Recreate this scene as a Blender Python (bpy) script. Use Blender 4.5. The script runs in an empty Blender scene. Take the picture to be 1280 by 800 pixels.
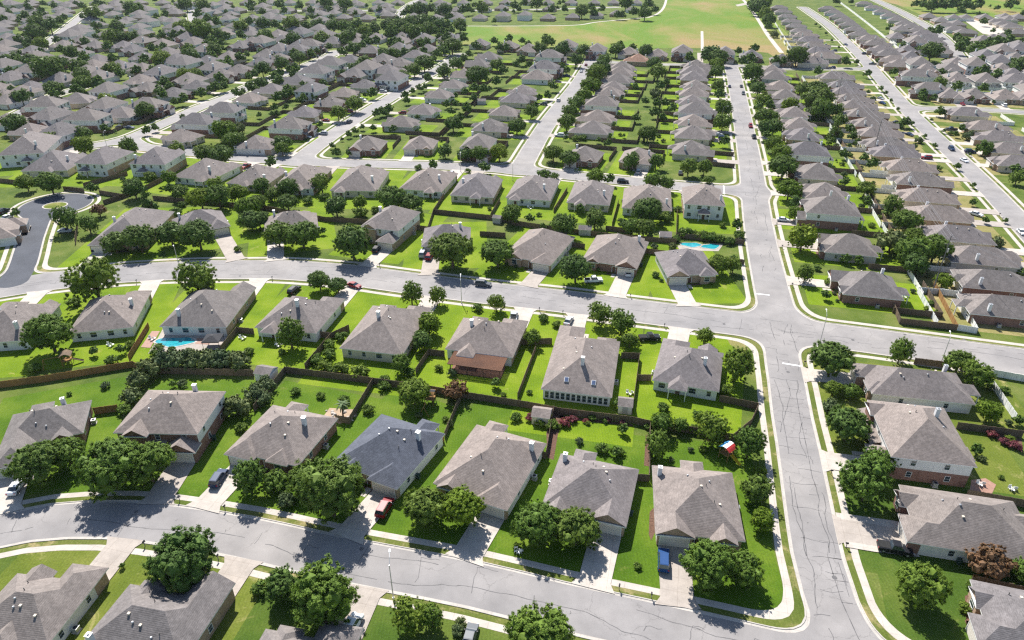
import bpy, math, random
import numpy as np
from mathutils import Vector, Matrix
R = math.radians
random.seed(7)
S = bpy.context.scene

# ------------------------------------------------------------ camera, sky, sun, exposure
CAM_H, FOC, PITCH = 95.0, 862.0, R(29.9)          # metres, pixels (of a 1280 wide frame), downward tilt
cam_d = bpy.data.cameras.new('camera'); cam = bpy.data.objects.new('camera', cam_d)
S.collection.objects.link(cam); S.camera = cam
cam.location = (0, 0, CAM_H); cam.rotation_euler = (R(90) - PITCH, 0, 0)
cam_d.sensor_width = 36; cam_d.lens = 36 * FOC / 1280; cam_d.clip_end = 9000; cam_d.clip_start = 0.5
SUN_EL, SUN_AZ = R(47.5), R(-16)                    # azimuth measured from +Y towards +X
w = bpy.data.worlds.new('World'); S.world = w; w.use_nodes = True
nt = w.node_tree; nt.nodes.clear()
sky = nt.nodes.new('ShaderNodeTexSky'); sky.sky_type = 'NISHITA'; sky.sun_disc = False
sky.sun_elevation = SUN_EL; sky.sun_rotation = SUN_AZ; sky.air_density = 1.0; sky.dust_density = 0.6
bg = nt.nodes.new('ShaderNodeBackground'); bg.inputs[1].default_value = 0.085
wo = nt.nodes.new('ShaderNodeOutputWorld')
nt.links.new(sky.outputs[0], bg.inputs[0]); nt.links.new(bg.outputs[0], wo.inputs[0])
sd = bpy.data.lights.new('sun', 'SUN'); sd.energy = 4.9; sd.angle = R(0.5); sd.color = (1.0, 0.965, 0.91)
sun = bpy.data.objects.new('sun', sd); S.collection.objects.link(sun)
sdir = Vector((math.sin(SUN_AZ) * math.cos(SUN_EL), math.cos(SUN_AZ) * math.cos(SUN_EL), math.sin(SUN_EL)))
sun.rotation_euler = sdir.to_track_quat('Z', 'Y').to_euler(); sun.location = (0, 0, 300)
S.view_settings.view_transform = 'Standard'; S.view_settings.look = 'None'
S.view_settings.exposure = 0.93; S.view_settings.gamma = 1
S.cycles.max_bounces = 5; S.cycles.diffuse_bounces = 3; S.cycles.transparent_max_bounces = 6
S.cycles.use_denoising = False; S.cycles.pixel_filter_type = 'BLACKMAN_HARRIS'; S.cycles.filter_width = 1.3
COL = S.collection

# ------------------------------------------------------------ survey: a photo pixel to a point on the ground
SP, CP = math.sin(PITCH), math.cos(PITCH)
def G(px, py, z=0.0):
    u = (px - 640) / FOC; v = (py - 400) / FOC
    t = (CAM_H - z) / (SP + v * CP)
    return Vector((u * t, (CP - v * SP) * t, z))
def dep(p): return p.y * CP + (CAM_H - p.z) * SP
def P(p):
    d = dep(p); up = -p.y * SP + (CAM_H - p.z) * CP
    return (640 + FOC * p.x / d, 400 + FOC * up / d)

# ------------------------------------------------------------ materials
MATS = {}
def ramp(nt, fac, stops):
    r = nt.nodes.new('ShaderNodeValToRGB'); nt.links.new(fac, r.inputs[0]); e = r.color_ramp.elements
    while len(e) < len(stops): e.new(0.5)
    for i, (p, c) in enumerate(stops): e[i].position = p; e[i].color = (*c, 1)
    return r.outputs[0]
def base(name, rough=0.8, spec=0.3):
    m = bpy.data.materials.new(name); m.use_nodes = True; nt = m.node_tree; b = nt.nodes['Principled BSDF']
    b.inputs['Roughness'].default_value = rough; b.inputs['Specular IOR Level'].default_value = spec
    MATS[name] = m; return m, nt, b
def coords(nt, kind='Object', sc=(1, 1, 1)):
    tc = nt.nodes.new('ShaderNodeTexCoord'); mp = nt.nodes.new('ShaderNodeMapping'); mp.inputs['Scale'].default_value = sc
    nt.links.new(tc.outputs[kind], mp.inputs[0]); return mp.outputs[0]
def wcoords(nt, sc=(1, 1, 1)):
    g = nt.nodes.new('ShaderNodeNewGeometry'); mp = nt.nodes.new('ShaderNodeMapping'); mp.inputs['Scale'].default_value = sc
    nt.links.new(g.outputs['Position'], mp.inputs[0]); return mp.outputs[0]
def noise(nt, vec, scale, detail=4, rough=0.55, dist=0):
    n = nt.nodes.new('ShaderNodeTexNoise'); nt.links.new(vec, n.inputs['Vector']); n.inputs['Scale'].default_value = scale
    n.inputs['Detail'].default_value = detail; n.inputs['Roughness'].default_value = rough; n.inputs['Distortion'].default_value = dist
    return n.outputs['Fac']
def mix(nt, f, a, b, mode='MIX'):
    m = nt.nodes.new('ShaderNodeMix'); m.data_type = 'RGBA'; m.blend_type = mode
    for k, s in ((0, f), (6, a), (7, b)):
        if isinstance(s, (int, float)): m.inputs[k].default_value = s
        elif isinstance(s, tuple): m.inputs[k].default_value = (*s, 1)
        else: nt.links.new(s, m.inputs[k])
    return m.outputs[2]
def math_n(nt, op, a, b=0.5):
    m = nt.nodes.new('ShaderNodeMath'); m.operation = op
    for k, s in ((0, a), (1, b)):
        if isinstance(s, (int, float)): m.inputs[k].default_value = s
        else: nt.links.new(s, m.inputs[k])
    return m.outputs[0]
def bump(nt, b, h, st=0.3, d=0.05):
    n = nt.nodes.new('ShaderNodeBump'); n.inputs['Strength'].default_value = st; n.inputs['Distance'].default_value = d
    nt.links.new(h, n.inputs['Height']); nt.links.new(n.outputs[0], b.inputs['Normal'])
def rand(nt):
    o = nt.nodes.new('ShaderNodeObjectInfo'); return o.outputs['Random']
def dk(c, k): return tuple(x * k for x in c)
def plain(name, c, rough=0.7, var=0.12, sc=1.5, spec=0.3, metal=0):
    m, nt, b = base(name, rough, spec); v = coords(nt)
    nt.links.new(ramp(nt, noise(nt, v, sc), [(0.3, dk(c, 1 - var)), (0.7, dk(c, 1 + var))]), b.inputs['Base Color'])
    b.inputs['Metallic'].default_value = metal; return m
def shingle(name, c):
    m, nt, b = base(name, 0.9, 0.15); v = coords(nt); g = nt.nodes.new('ShaderNodeMapping'); nt.links.new(v, g.inputs[0])
    g.inputs['Scale'].default_value = (1, 1, 4.5)
    tabs = ramp(nt, noise(nt, g.outputs[0], 2.6, 3, 0.7), [(0.3, dk(c, 0.72)), (0.7, dk(c, 1.26))])
    big = ramp(nt, noise(nt, v, 0.22, 3), [(0.3, (0.88,) * 3), (0.7, (1.1, 1.09, 1.08))])
    g2 = nt.nodes.new('ShaderNodeMapping'); nt.links.new(v, g2.inputs[0]); g2.inputs['Scale'].default_value = (0.9, 0.9, 0.12)
    stain = ramp(nt, noise(nt, g2.outputs[0], 1.3, 4), [(0.42, (0.85,) * 3), (0.62, (1.04,) * 3)])
    wv = nt.nodes.new('ShaderNodeTexWave'); wv.bands_direction = 'Z'; wv.inputs['Scale'].default_value = 2.2; wv.inputs['Distortion'].default_value = 0.6
    nt.links.new(v, wv.inputs[0]); cr = ramp(nt, wv.outputs['Fac'], [(0.0, (0.9,) * 3), (0.4, (1.02,) * 3)])
    o = mix(nt, 1, tabs, big, 'MULTIPLY'); o = mix(nt, 1, o, stain, 'MULTIPLY'); o = mix(nt, 1, o, cr, 'MULTIPLY')
    tint = ramp(nt, rand(nt), [(0, (0.86, 0.87, 0.92)), (0.5, (1.0, 0.98, 0.96)), (1, (1.12, 1.06, 1.0))])
    nt.links.new(mix(nt, 1, o, tint, 'MULTIPLY'), b.inputs['Base Color'])
    bump(nt, b, wv.outputs['Fac'], 0.25, 0.03); return m
shingle('roof_taupe', (0.228, 0.202, 0.192)); shingle('roof_slate', (0.11, 0.12, 0.145)); shingle('roof_grey', (0.195, 0.178, 0.172))
shingle('roof_rust', (0.33, 0.205, 0.15))
def brickm(name, a, b_, mo):
    m, nt, b = base(name, 0.9, 0.2); v = coords(nt)
    sw = nt.nodes.new('ShaderNodeSeparateXYZ'); nt.links.new(v, sw.inputs[0]); cb = nt.nodes.new('ShaderNodeCombineXYZ')
    nt.links.new(math_n(nt, 'ADD', sw.outputs[0], sw.outputs[1]), cb.inputs[0]); nt.links.new(sw.outputs[2], cb.inputs[1])
    t = nt.nodes.new('ShaderNodeTexBrick'); nt.links.new(cb.outputs[0], t.inputs['Vector']); t.inputs['Scale'].default_value = 2.2
    t.inputs['Color1'].default_value = (*a, 1); t.inputs['Color2'].default_value = (*b_, 1); t.inputs['Mortar'].default_value = (*mo, 1); t.inputs['Mortar Size'].default_value = 0.012
    nt.links.new(mix(nt, 0.6, t.outputs[0], ramp(nt, noise(nt, v, 0.9), [(0.3, dk(a, 0.8)), (0.7, dk(b_, 1.2))])), b.inputs['Base Color']); return m
brickm('brick_red', (0.20, 0.105, 0.082), (0.27, 0.15, 0.115), (0.35, 0.3, 0.26))
brickm('brick_tan', (0.33, 0.22, 0.15), (0.42, 0.3, 0.21), (0.45, 0.4, 0.34))
def siding(name, c):
    m, nt, b = base(name, 0.6, 0.3); v = coords(nt)
    wv = nt.nodes.new('ShaderNodeTexWave'); wv.bands_direction = 'Z'; wv.wave_profile = 'SAW'; wv.inputs['Scale'].default_value = 1.5
    nt.links.new(v, wv.inputs[0])
    o = mix(nt, 1, ramp(nt, wv.outputs['Fac'], [(0, dk(c, 0.86)), (0.2, c)]), ramp(nt, noise(nt, v, 0.5), [(0.3, (0.93,) * 3), (0.7, (1.03,) * 3)]), 'MULTIPLY')
    nt.links.new(o, b.inputs['Base Color']); return m
siding('siding_white', (0.72, 0.71, 0.68)); siding('siding_cream', (0.60, 0.52, 0.42)); siding('siding_grey', (0.42, 0.42, 0.41))
plain('trim_white', (0.76, 0.75, 0.72), 0.5, 0.04); plain('garage_paint', (0.66, 0.60, 0.52), 0.5, 0.05)
plain('glass_dark', (0.035, 0.05, 0.065), 0.08, 0.3, 0.6, 0.8); plain('tin', (0.5, 0.5, 0.5), 0.45, 0.1, 3, 0.5, 0.6)
plain('chim', (0.66, 0.66, 0.66), 0.6, 0.08, 4)
def woodm(name, c):
    m, nt, b = base(name, 0.9, 0.15); v = wcoords(nt, (1, 1, 0.12))
    o = mix(nt, 1, ramp(nt, noise(nt, v, 6, 3), [(0.3, dk(c, 0.7)), (0.7, dk(c, 1.25))]), ramp(nt, noise(nt, v, 0.15), [(0.35, (0.75, 0.78, 0.8)), (0.65, (1.15, 1.1, 1.0))]), 'MULTIPLY')
    nt.links.new(o, b.inputs['Base Color']); return m
woodm('fence_grey', (0.17, 0.125, 0.09)); woodm('fence_brown', (0.31, 0.175, 0.07)); woodm('fence_white', (0.75, 0.75, 0.74)); woodm('pergola_wood', (0.19, 0.105, 0.075))
woodm('bark', (0.12, 0.09, 0.065)); woodm('pole_grey', (0.22, 0.2, 0.19))
# ground cover
def grassm(name, lo, mid, hi, dry, dryness):
    m, nt, b = base(name, 0.95, 0.1); v = wcoords(nt)
    a = ramp(nt, noise(nt, v, 0.09, 6, 0.6), [(0.34, lo), (0.5, mid), (0.66, hi)])
    fine = ramp(nt, noise(nt, v, 2.6, 6, 0.8), [(0.3, (0.66,) * 3), (0.7, (1.3,) * 3)])
    patch = ramp(nt, noise(nt, v, 0.16, 6, 0.7, 0.6), [(dryness, (0, 0, 0)), (dryness + 0.14, (1, 1, 1))])
    o = mix(nt, patch, a, dry); o = mix(nt, 1, o, fine, 'MULTIPLY')
    # mower passes
    wv = nt.nodes.new('ShaderNodeTexWave'); wv.inputs['Scale'].default_value = 0.55; wv.inputs['Distortion'].default_value = 1.2; nt.links.new(v, wv.inputs[0])
    o = mix(nt, 1, o, ramp(nt, wv.outputs['Fac'], [(0, (0.95, 0.95, 0.94)), (1, (1.04, 1.04, 1.02))]), 'MULTIPLY')
    nt.links.new(o, b.inputs['Base Color']); bump(nt, b, noise(nt, v, 5, 3), 0.5, 0.08); return m
grassm('grass_base', (0.054, 0.09, 0.0144), (0.09, 0.126, 0.0216), (0.138, 0.156, 0.042), (0.276, 0.24, 0.108), 0.62)
grassm('lawn_lush', (0.0496, 0.1, 0.00708), (0.0732, 0.132, 0.00944), (0.112, 0.165, 0.0165), (0.201, 0.201, 0.0531), 0.62)
grassm('lawn_bright', (0.0945, 0.159, 0.0081), (0.135, 0.203, 0.00945), (0.182, 0.236, 0.0216), (0.297, 0.27, 0.081), 0.62)
grassm('lawn_deep', (0.038, 0.075, 0.010), (0.058, 0.10, 0.014), (0.09, 0.125, 0.022), (0.2, 0.19, 0.06), 0.62)
grassm('lawn_mid', (0.0747, 0.109, 0.0138), (0.109, 0.138, 0.0207), (0.149, 0.167, 0.0345), (0.31, 0.265, 0.115), 0.58)
grassm('lawn_dry', (0.15, 0.16, 0.045), (0.21, 0.19, 0.07), (0.27, 0.22, 0.1), (0.36, 0.27, 0.15), 0.55)
grassm('verge_grass', (0.07, 0.10, 0.018), (0.10, 0.125, 0.026), (0.15, 0.155, 0.045), (0.28, 0.23, 0.11), 0.53)
m, nt, b = base('field_grass', 0.95, 0.1); v = wcoords(nt, (1, 0.45, 1))
a = ramp(nt, noise(nt, v, 0.012, 6, 0.6, 0.5), [(0.34, (0.25, 0.185, 0.08)), (0.45, (0.175, 0.185, 0.045)), (0.56, (0.10, 0.175, 0.018)), (0.7, (0.175, 0.185, 0.035))])
a = mix(nt, 1, a, ramp(nt, noise(nt, v, 0.5, 6, 0.7), [(0.3, (0.85,) * 3), (0.7, (1.14,) * 3)]), 'MULTIPLY'); nt.links.new(a, b.inputs['Base Color'])
plain('mulch', (0.11, 0.06, 0.04), 0.95, 0.4, 3); plain('bare_soil', (0.34, 0.25, 0.17), 0.95, 0.2, 0.5)
def roadm(name, c, crack, sc):
    m, nt, b = base(name, 0.85, 0.2); v = wcoords(nt)
    o = mix(nt, 1, ramp(nt, noise(nt, v, 0.12, 5, 0.65), [(0.3, dk(c, 0.8)), (0.7, dk(c, 1.12))]), ramp(nt, noise(nt, v, 9, 3, 0.8), [(0.3, (0.86,) * 3), (0.7, (1.12,) * 3)]), 'MULTIPLY')
    wn = nt.nodes.new('ShaderNodeTexNoise'); wn.inputs['Scale'].default_value = 0.45; wn.inputs['Detail'].default_value = 6; wn.inputs['Roughness'].default_value = 0.65; nt.links.new(v, wn.inputs['Vector'])
    vm = nt.nodes.new('ShaderNodeVectorMath'); vm.operation = 'MULTIPLY_ADD'; vm.inputs[1].default_value = (3, 3, 0)
    nt.links.new(wn.outputs['Color'], vm.inputs[0]); nt.links.new(v, vm.inputs[2])
    for s, wd, k in ((sc * 1.6, 0.10 * sc * 1.6, crack * 0.45),):
        vo = nt.nodes.new('ShaderNodeTexVoronoi'); vo.feature = 'DISTANCE_TO_EDGE'; vo.inputs['Scale'].default_value = s; vo.voronoi_dimensions = '2D'
        nt.links.new(vm.outputs[0], vo.inputs['Vector'])
        line = ramp(nt, vo.outputs['Distance'], [(0.0, (1, 1, 1)), (wd, (0, 0, 0))])
        gate = ramp(nt, noise(nt, v, 0.06, 2), [(0.46, (0, 0, 0)), (0.54, (1, 1, 1))])
        f = math_n(nt, 'MULTIPLY', math_n(nt, 'MULTIPLY', line, gate), k); o = mix(nt, f, o, dk(c, 0.22))
    # pale tyre tracks and seams
    o = mix(nt, 1, o, ramp(nt, noise(nt, v, 0.03, 3), [(0.35, (0.93, 0.94, 0.97)), (0.65, (1.05, 1.04, 1.03))]), 'MULTIPLY')
    nt.links.new(o, b.inputs['Base Color']); return m
roadm('road_grey', (0.262, 0.246, 0.236), 0.8, 0.075); roadm('road_dark', (0.072, 0.077, 0.09), 0.3, 0.06); roadm('road_cracked', (0.258, 0.243, 0.234), 0.85, 0.17)
def concm(name, c):
    m, nt, b = base(name, 0.85, 0.2); v = wcoords(nt)
    o = mix(nt, 1, ramp(nt, noise(nt, v, 0.3, 6, 0.7), [(0.3, dk(c, 0.8)), (0.65, dk(c, 1.08))]), ramp(nt, noise(nt, v, 4, 4, 0.7), [(0.3, (0.9,) * 3), (0.7, (1.06,) * 3)]), 'MULTIPLY')
    t = nt.nodes.new('ShaderNodeTexBrick'); t.offset = 0; rt = nt.nodes.new('ShaderNodeMapping'); rt.inputs['Rotation'].default_value = (0, 0, R(13.6)); nt.links.new(v, rt.inputs[0]); nt.links.new(rt.outputs[0], t.inputs['Vector'])
    t.inputs['Scale'].default_value = 0.35; t.inputs['Brick Width'].default_value = 1; t.inputs['Row Height'].default_value = 1; t.inputs['Mortar Size'].default_value = 0.012
    t.inputs['Color1'].default_value = t.inputs['Color2'].default_value = (1, 1, 1, 1); t.inputs['Mortar'].default_value = (0.78, 0.76, 0.74, 1)
    nt.links.new(mix(nt, 1, o, t.outputs[0], 'MULTIPLY'), b.inputs['Base Color']); return m
concm('concrete', (0.46, 0.415, 0.365)); concm('concrete_old', (0.37, 0.325, 0.285)); concm('kerb_concrete', (0.44, 0.405, 0.365))
plain('paint_white', (0.8, 0.8, 0.8), 0.6, 0.06); plain('deck_red', (0.30, 0.17, 0.125), 0.7, 0.15)
m, nt, b = base('pool_water', 0.03, 0.8); v = wcoords(nt)
nt.links.new(ramp(nt, noise(nt, v, 0.8, 4), [(0.3, (0.01, 0.2, 0.25)), (0.7, (0.035, 0.36, 0.40))]), b.inputs['Base Color']); bump(nt, b, noise(nt, v, 2, 3), 0.2, 0.05)
def leafm(name, a, b_, c):
    m, nt, b = base(name, 0.7, 0.25); v = coords(nt)
    o = ramp(nt, noise(nt, v, 2.4, 4, 0.7), [(0.28, a), (0.5, b_), (0.74, c)])
    o = mix(nt, 1, o, ramp(nt, rand(nt), [(0, (0.8, 0.88, 0.95)), (0.5, (1, 1, 1)), (1, (1.28, 1.14, 0.92))]), 'MULTIPLY')
    nt.links.new(o, b.inputs['Base Color']); b.inputs['Transmission Weight'].default_value = 0
    tr = nt.nodes.new('ShaderNodeBsdfTranslucent'); nt.links.new(mix(nt, 1, o, (1.3, 1.35, 0.6), 'MULTIPLY'), tr.inputs[0])
    ms = nt.nodes.new('ShaderNodeMixShader'); ms.inputs[0].default_value = 0.22
    out = nt.nodes['Material Output']; nt.links.new(b.outputs[0], ms.inputs[1]); nt.links.new(tr.outputs[0], ms.inputs[2]); nt.links.new(ms.outputs[0], out.inputs[0]); return m
leafm('leaf_dark', (0.0589, 0.108, 0.0166), (0.0998, 0.166, 0.0269), (0.179, 0.269, 0.0486))
leafm('leaf_mid', (0.075, 0.125, 0.0137), (0.119, 0.194, 0.0225), (0.2, 0.281, 0.0425))
leafm('leaf_lime', (0.09, 0.15, 0.008), (0.145, 0.22, 0.012), (0.22, 0.3, 0.022))
leafm('leaf_grey', (0.0715, 0.105, 0.0385), (0.116, 0.16, 0.0605), (0.187, 0.231, 0.0935))
leafm('leaf_red', (0.10, 0.065, 0.03), (0.16, 0.09, 0.045), (0.22, 0.12, 0.06)); leafm('leaf_rose', (0.05, 0.08, 0.02), (0.22, 0.05, 0.07), (0.42, 0.1, 0.13))
for n, c in dict(car_white=(0.72, 0.73, 0.74), car_black=(0.015, 0.016, 0.02), car_red=(0.22, 0.01, 0.018), car_blue=(0.012, 0.055, 0.17), car_silver=(0.42, 0.43, 0.45), car_grey=(0.1, 0.11, 0.12), car_navy=(0.02, 0.04, 0.09)).items():
    plain(n, c, 0.4, 0.03, 1, 0.18, 0.0); MATS[n].node_tree.nodes['Principled BSDF'].inputs['Coat Weight'].default_value = 0.0
plain('rubber', (0.02, 0.02, 0.02), 0.9); plain('lamp_red', (0.4, 0.02, 0.02), 0.3); plain('bin_green', (0.03, 0.06, 0.05), 0.6); plain('plastic_red', (0.55, 0.05, 0.05), 0.5)
plain('plastic_yellow', (0.65, 0.45, 0.03), 0.5); plain('plastic_blue', (0.05, 0.25, 0.5), 0.5); plain('canvas_black', (0.03, 0.03, 0.035), 0.8); plain('wire', (0.3, 0.3, 0.32), 0.5); plain('solar', (0.09, 0.12, 0.2), 0.15, 0.3, 2, 0.8)
M = MATS

# ------------------------------------------------------------ mesh helpers
class MB:
    def __init__(s): s.v = []; s.f = []; s.m = []
    def face(s, pts, mi=0):
        n = len(s.v); s.v += [tuple(p) for p in pts]; s.f.append(tuple(range(n, n + len(pts)))); s.m.append(mi)
    def box(s, x0, x1, y0, y1, z0, z1, mi=0):
        n = len(s.v); s.v += [(x0, y0, z0), (x1, y0, z0), (x1, y1, z0), (x0, y1, z0), (x0, y0, z1), (x1, y0, z1), (x1, y1, z1), (x0, y1, z1)]
        for k, q in enumerate(((0, 3, 2, 1), (4, 5, 6, 7), (0, 1, 5, 4), (1, 2, 6, 5), (2, 3, 7, 6), (3, 0, 4, 7))):
            s.f.append(tuple(n + i for i in q)); s.m.append(mi[k] if isinstance(mi, (list, tuple)) else mi)
    def tube(s, a, b, r0, r1=None, n=7, mi=0, cap=True):
        a, b = Vector(a), Vector(b); r1 = r0 if r1 is None else r1; d = (b - a).normalized()
        x = d.orthogonal().normalized(); y = d.cross(x); k = len(s.v)
        for p, r in ((a, r0), (b, r1)):
            for i in range(n): t = 2 * math.pi * i / n; s.v.append(tuple(p + (x * math.cos(t) + y * math.sin(t)) * r))
        for i in range(n): j = (i + 1) % n; s.f.append((k + i, k + j, k + n + j, k + n + i)); s.m.append(mi)
        if cap: s.f.append(tuple(k + n + i for i in range(n))); s.m.append(mi); s.f.append(tuple(k + n - 1 - i for i in range(n))); s.m.append(mi)
    def mesh(s, name, mats):
        me = bpy.data.meshes.new(name); me.from_pydata(s.v, [], s.f)
        for mt in mats: me.materials.append(M[mt])
        me.polygons.foreach_set('material_index', s.m); me.update(); return me
    def build(s, name, mats, parent=None, loc=None):
        return link(name, s.mesh(name, mats), parent, loc)
def link(name, me, parent=None, loc=None, rz=0, sc=None):
    o = bpy.data.objects.new(name, me); COL.objects.link(o)
    if parent is not None: o.parent = parent
    if loc is not None: o.location = loc
    if rz: o.rotation_euler = (0, 0, rz)
    if sc is not None: o.scale = sc
    return o
def empty(name, loc, rz=0):
    o = link(name, None, None, loc, rz); o.empty_display_size = 0.5; return o
def struct(o): o['kind'] = 'structure'; return o
LABELS = {}
def tag(o, label, cat, group=None):
    o['label'] = ' '.join(label.split()); o['category'] = cat
    if group: o['group'] = group
    LABELS.setdefault(o['label'], []).append(o); return o
def kids(o): return list(o.children)
def copy_tree(o, parent=None):
    c = o.copy(); COL.objects.link(c); c.parent = parent
    for k in CH.get(o.name, ()): CH.setdefault(c.name, []).append(copy_tree(k, c))
    return c
CH = {}
def index_children(root):
    todo = [root]
    allc = {}
    for o in COL.objects:
        if o.parent: allc.setdefault(o.parent.name, []).append(o)
    while todo:
        o = todo.pop(); CH[o.name] = allc.get(o.name, []); todo += CH[o.name]

# ------------------------------------------------------------ roads as measured centre lines (photo pixels), width in metres
ROADS = {
 'bottom': (9.3, [(-260, 770), (-100, 690), (0, 663), (50, 653), (100, 649), (150, 649), (200, 654), (300, 670), (380, 688), (445, 702), (595, 731), (700, 757), (800, 779), (900, 802), (1000, 826), (1100, 850), (1240, 885)]),
 'middle': (13.6, [(-260, 420), (-100, 377), (0, 361), (50, 353), (100, 347), (150, 342), (200, 339), (250, 337), (300, 337), (350, 337), (400, 340), (450, 345), (500, 352), (600, 365), (700, 376), (800, 389), (905, 402), (1030, 418), (1120, 430), (1200, 441), (1280, 452), (1500, 481)]),
 'long_lower': (8.8, [(975, 402), (977, 440), (984, 480), (990, 520), (998, 560), (1010, 630), (1022, 695), (1038, 750), (1060, 800), (1085, 846)]),
 'long_upper': (10.6, [(976, 404), (962, 350), (948, 280), (935.5, 190), (918, 97), (912, 82)]),
 'upper': (10.5, [(165, 178), (178, 184), (210, 187), (237, 190), (305, 197), (370, 202), (470, 205), (570, 208), (650, 213), (715, 220), (790, 227), (852, 233), (942, 240)]),
 'second': (10.2, [(650, 212), (686, 152), (724, 102), (740, 74)]),
 'slanting': (10.2, [(375, 201), (390, 187), (440, 152), (500, 115), (555, 82), (576, 68)]),
 'leftfar': (10, [(60, 190), (110, 183), (160, 173), (212, 151), (250, 134), (285, 121), (320, 105), (357, 92), (401, 75), (422, 64)]),
 'diagonal': (10, [(1003, 9), (1035, 31), (1066, 60), (1085, 80), (1128, 130), (1157, 160), (1189, 190), (1228, 228), (1258, 259), (1288, 292), (1360, 370)]),
 'short': (9, [(1138, 135), (1170, 136), (1226, 137), (1300, 142)]),
 'cross': (8, [(978, 85.5), (1030, 86), (1086, 86)]), 'headroad': (7, [(745, 76), (800, 80), (860, 81), (912, 81.5), (975, 85)]),
 'farright': (10, [(1085, -4), (1120, 12), (1150, 28), (1172, 42), (1187, 56), (1200, 72), (1212, 100)]),
 'farleft': (10, [(40, 68), (57, 55), (80, 38), (105, 18), (118, 8)]), 'leftlane': (8, [(-60, 172), (20, 143), (60, 122), (100, 110)]),
 'topend': (9, [(242, 28), (241, 14), (260, 4)]), 'topmid': (9, [(498, 22), (507, 10), (525, 0), (560, -5)]), 'toproad': (9, [(300, 13), (400, 13.5), (508, 13), (640, 12.5), (770, 9)]),
}
DARK = {'culdesac': (8.6, [(16, 352), (28, 333), (38, 300), (46, 280), (52, 262)])}
BULB = [(*G(70, 256).xy, 13.0)]
def world_line(pts, step=3.0):
    w = [G(*p).xy for p in pts]; out = []
    n = len(w)                                     # Catmull-Rom through the measured points
    for i in range(n - 1):
        p0, p1, p2, p3 = w[max(i - 1, 0)], w[i], w[i + 1], w[min(i + 2, n - 1)]
        k = max(1, int((p2 - p1).length / step))
        for j in range(k):
            t = j / k
            out.append(0.5 * ((2 * p1) + (p2 - p0) * t + (2 * p0 - 5 * p1 + 4 * p2 - p3) * t * t + (3 * p1 - p0 - 3 * p2 + p3) * t ** 3))
    out.append(w[-1]); return np.array([tuple(p) for p in out])
RL = {k: (wd, world_line(p, 6.0)) for k, (wd, p) in ROADS.items()}
DL = {k: (wd, world_line(p, 6.0)) for k, (wd, p) in DARK.items()}
def seg_dist(X, Y, line):
    d = np.full(X.shape, 1e9)
    for (ax, ay), (bx, by) in zip(line[:-1], line[1:]):
        dx, dy = bx - ax, by - ay; L = dx * dx + dy * dy + 1e-9
        t = np.clip(((X - ax) * dx + (Y - ay) * dy) / L, 0, 1)
        d = np.minimum(d, np.hypot(X - ax - t * dx, Y - ay - t * dy))
    return d
def smin(a, b, k=7.0):
    h = np.clip(0.5 + 0.5 * (b - a) / k, 0, 1); return b * (1 - h) + a * h - k * h * (1 - h)
def sdf(X, Y, which='all'):
    X = np.asarray(X, float); Y = np.asarray(Y, float); d = np.full(X.shape, 1e3)
    if which in ('all', 'grey'):
        for k, (wd, ln) in RL.items(): d = smin(d, seg_dist(X, Y, ln) - wd / 2)
    if which in ('all', 'dark'):
        dd = np.full(X.shape, 1e3)
        for k, (wd, ln) in DL.items(): dd = smin(dd, seg_dist(X, Y, ln) - wd / 2)
        for x, y, r in BULB: dd = smin(dd, np.hypot(X - x, Y - y) - r)
        d = smin(d, dd) if which == 'all' else dd
    return d
def grid(x0, x1, y0, y1, c):
    xs = np.arange(x0, x1 + c / 2, c); ys = np.arange(y0, y1 + c / 2, c); X, Y = np.meshgrid(xs, ys); return X, Y
def clip(poly, lev, keep_above):
    out = []
    for i in range(len(poly)):
        a, b = poly[i], poly[(i + 1) % len(poly)]; ia = (a[2] >= lev) == keep_above; ib = (b[2] >= lev) == keep_above
        if ia: out.append(a)
        if ia != ib:
            t = (lev - a[2]) / (b[2] - a[2] + 1e-12); out.append((a[0] + (b[0] - a[0]) * t, a[1] + (b[1] - a[1]) * t, lev))
    return out
NEAR = grid(-300, 300, 40, 340, 1.25); FAR = grid(-1050, 1050, 340, 1180, 3.5)
FIELDS = {}
def band_mb(lo, hi, z, which='all', mb=None, domains=(0, 1)):
    mb = mb or MB()
    for gi in domains:
        X, Y = (NEAR, FAR)[gi]; key = (gi, which)
        if key not in FIELDS: FIELDS[key] = sdf(X, Y, which)
        D = FIELDS[key]
        c = np.stack([D[:-1, :-1], D[:-1, 1:], D[1:, 1:], D[1:, :-1]]); mn, mx = c.min(0), c.max(0)
        for j, i in zip(*np.nonzero((mx > lo) & (mn < hi))):
            q = [(X[j, i], Y[j, i], D[j, i]), (X[j, i + 1], Y[j, i + 1], D[j, i + 1]), (X[j + 1, i + 1], Y[j + 1, i + 1], D[j + 1, i + 1]), (X[j + 1, i], Y[j + 1, i], D[j + 1, i])]
            if abs(q[0][0]) > 0.8 * q[0][1] + 60: continue
            if mn[j, i] < lo: q = clip(q, lo, True)
            if mx[j, i] > hi and len(q) > 2: q = clip(q, hi, False)
            if len(q) > 2: mb.face([(p[0], p[1], z) for p in q])
    return mb
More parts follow.
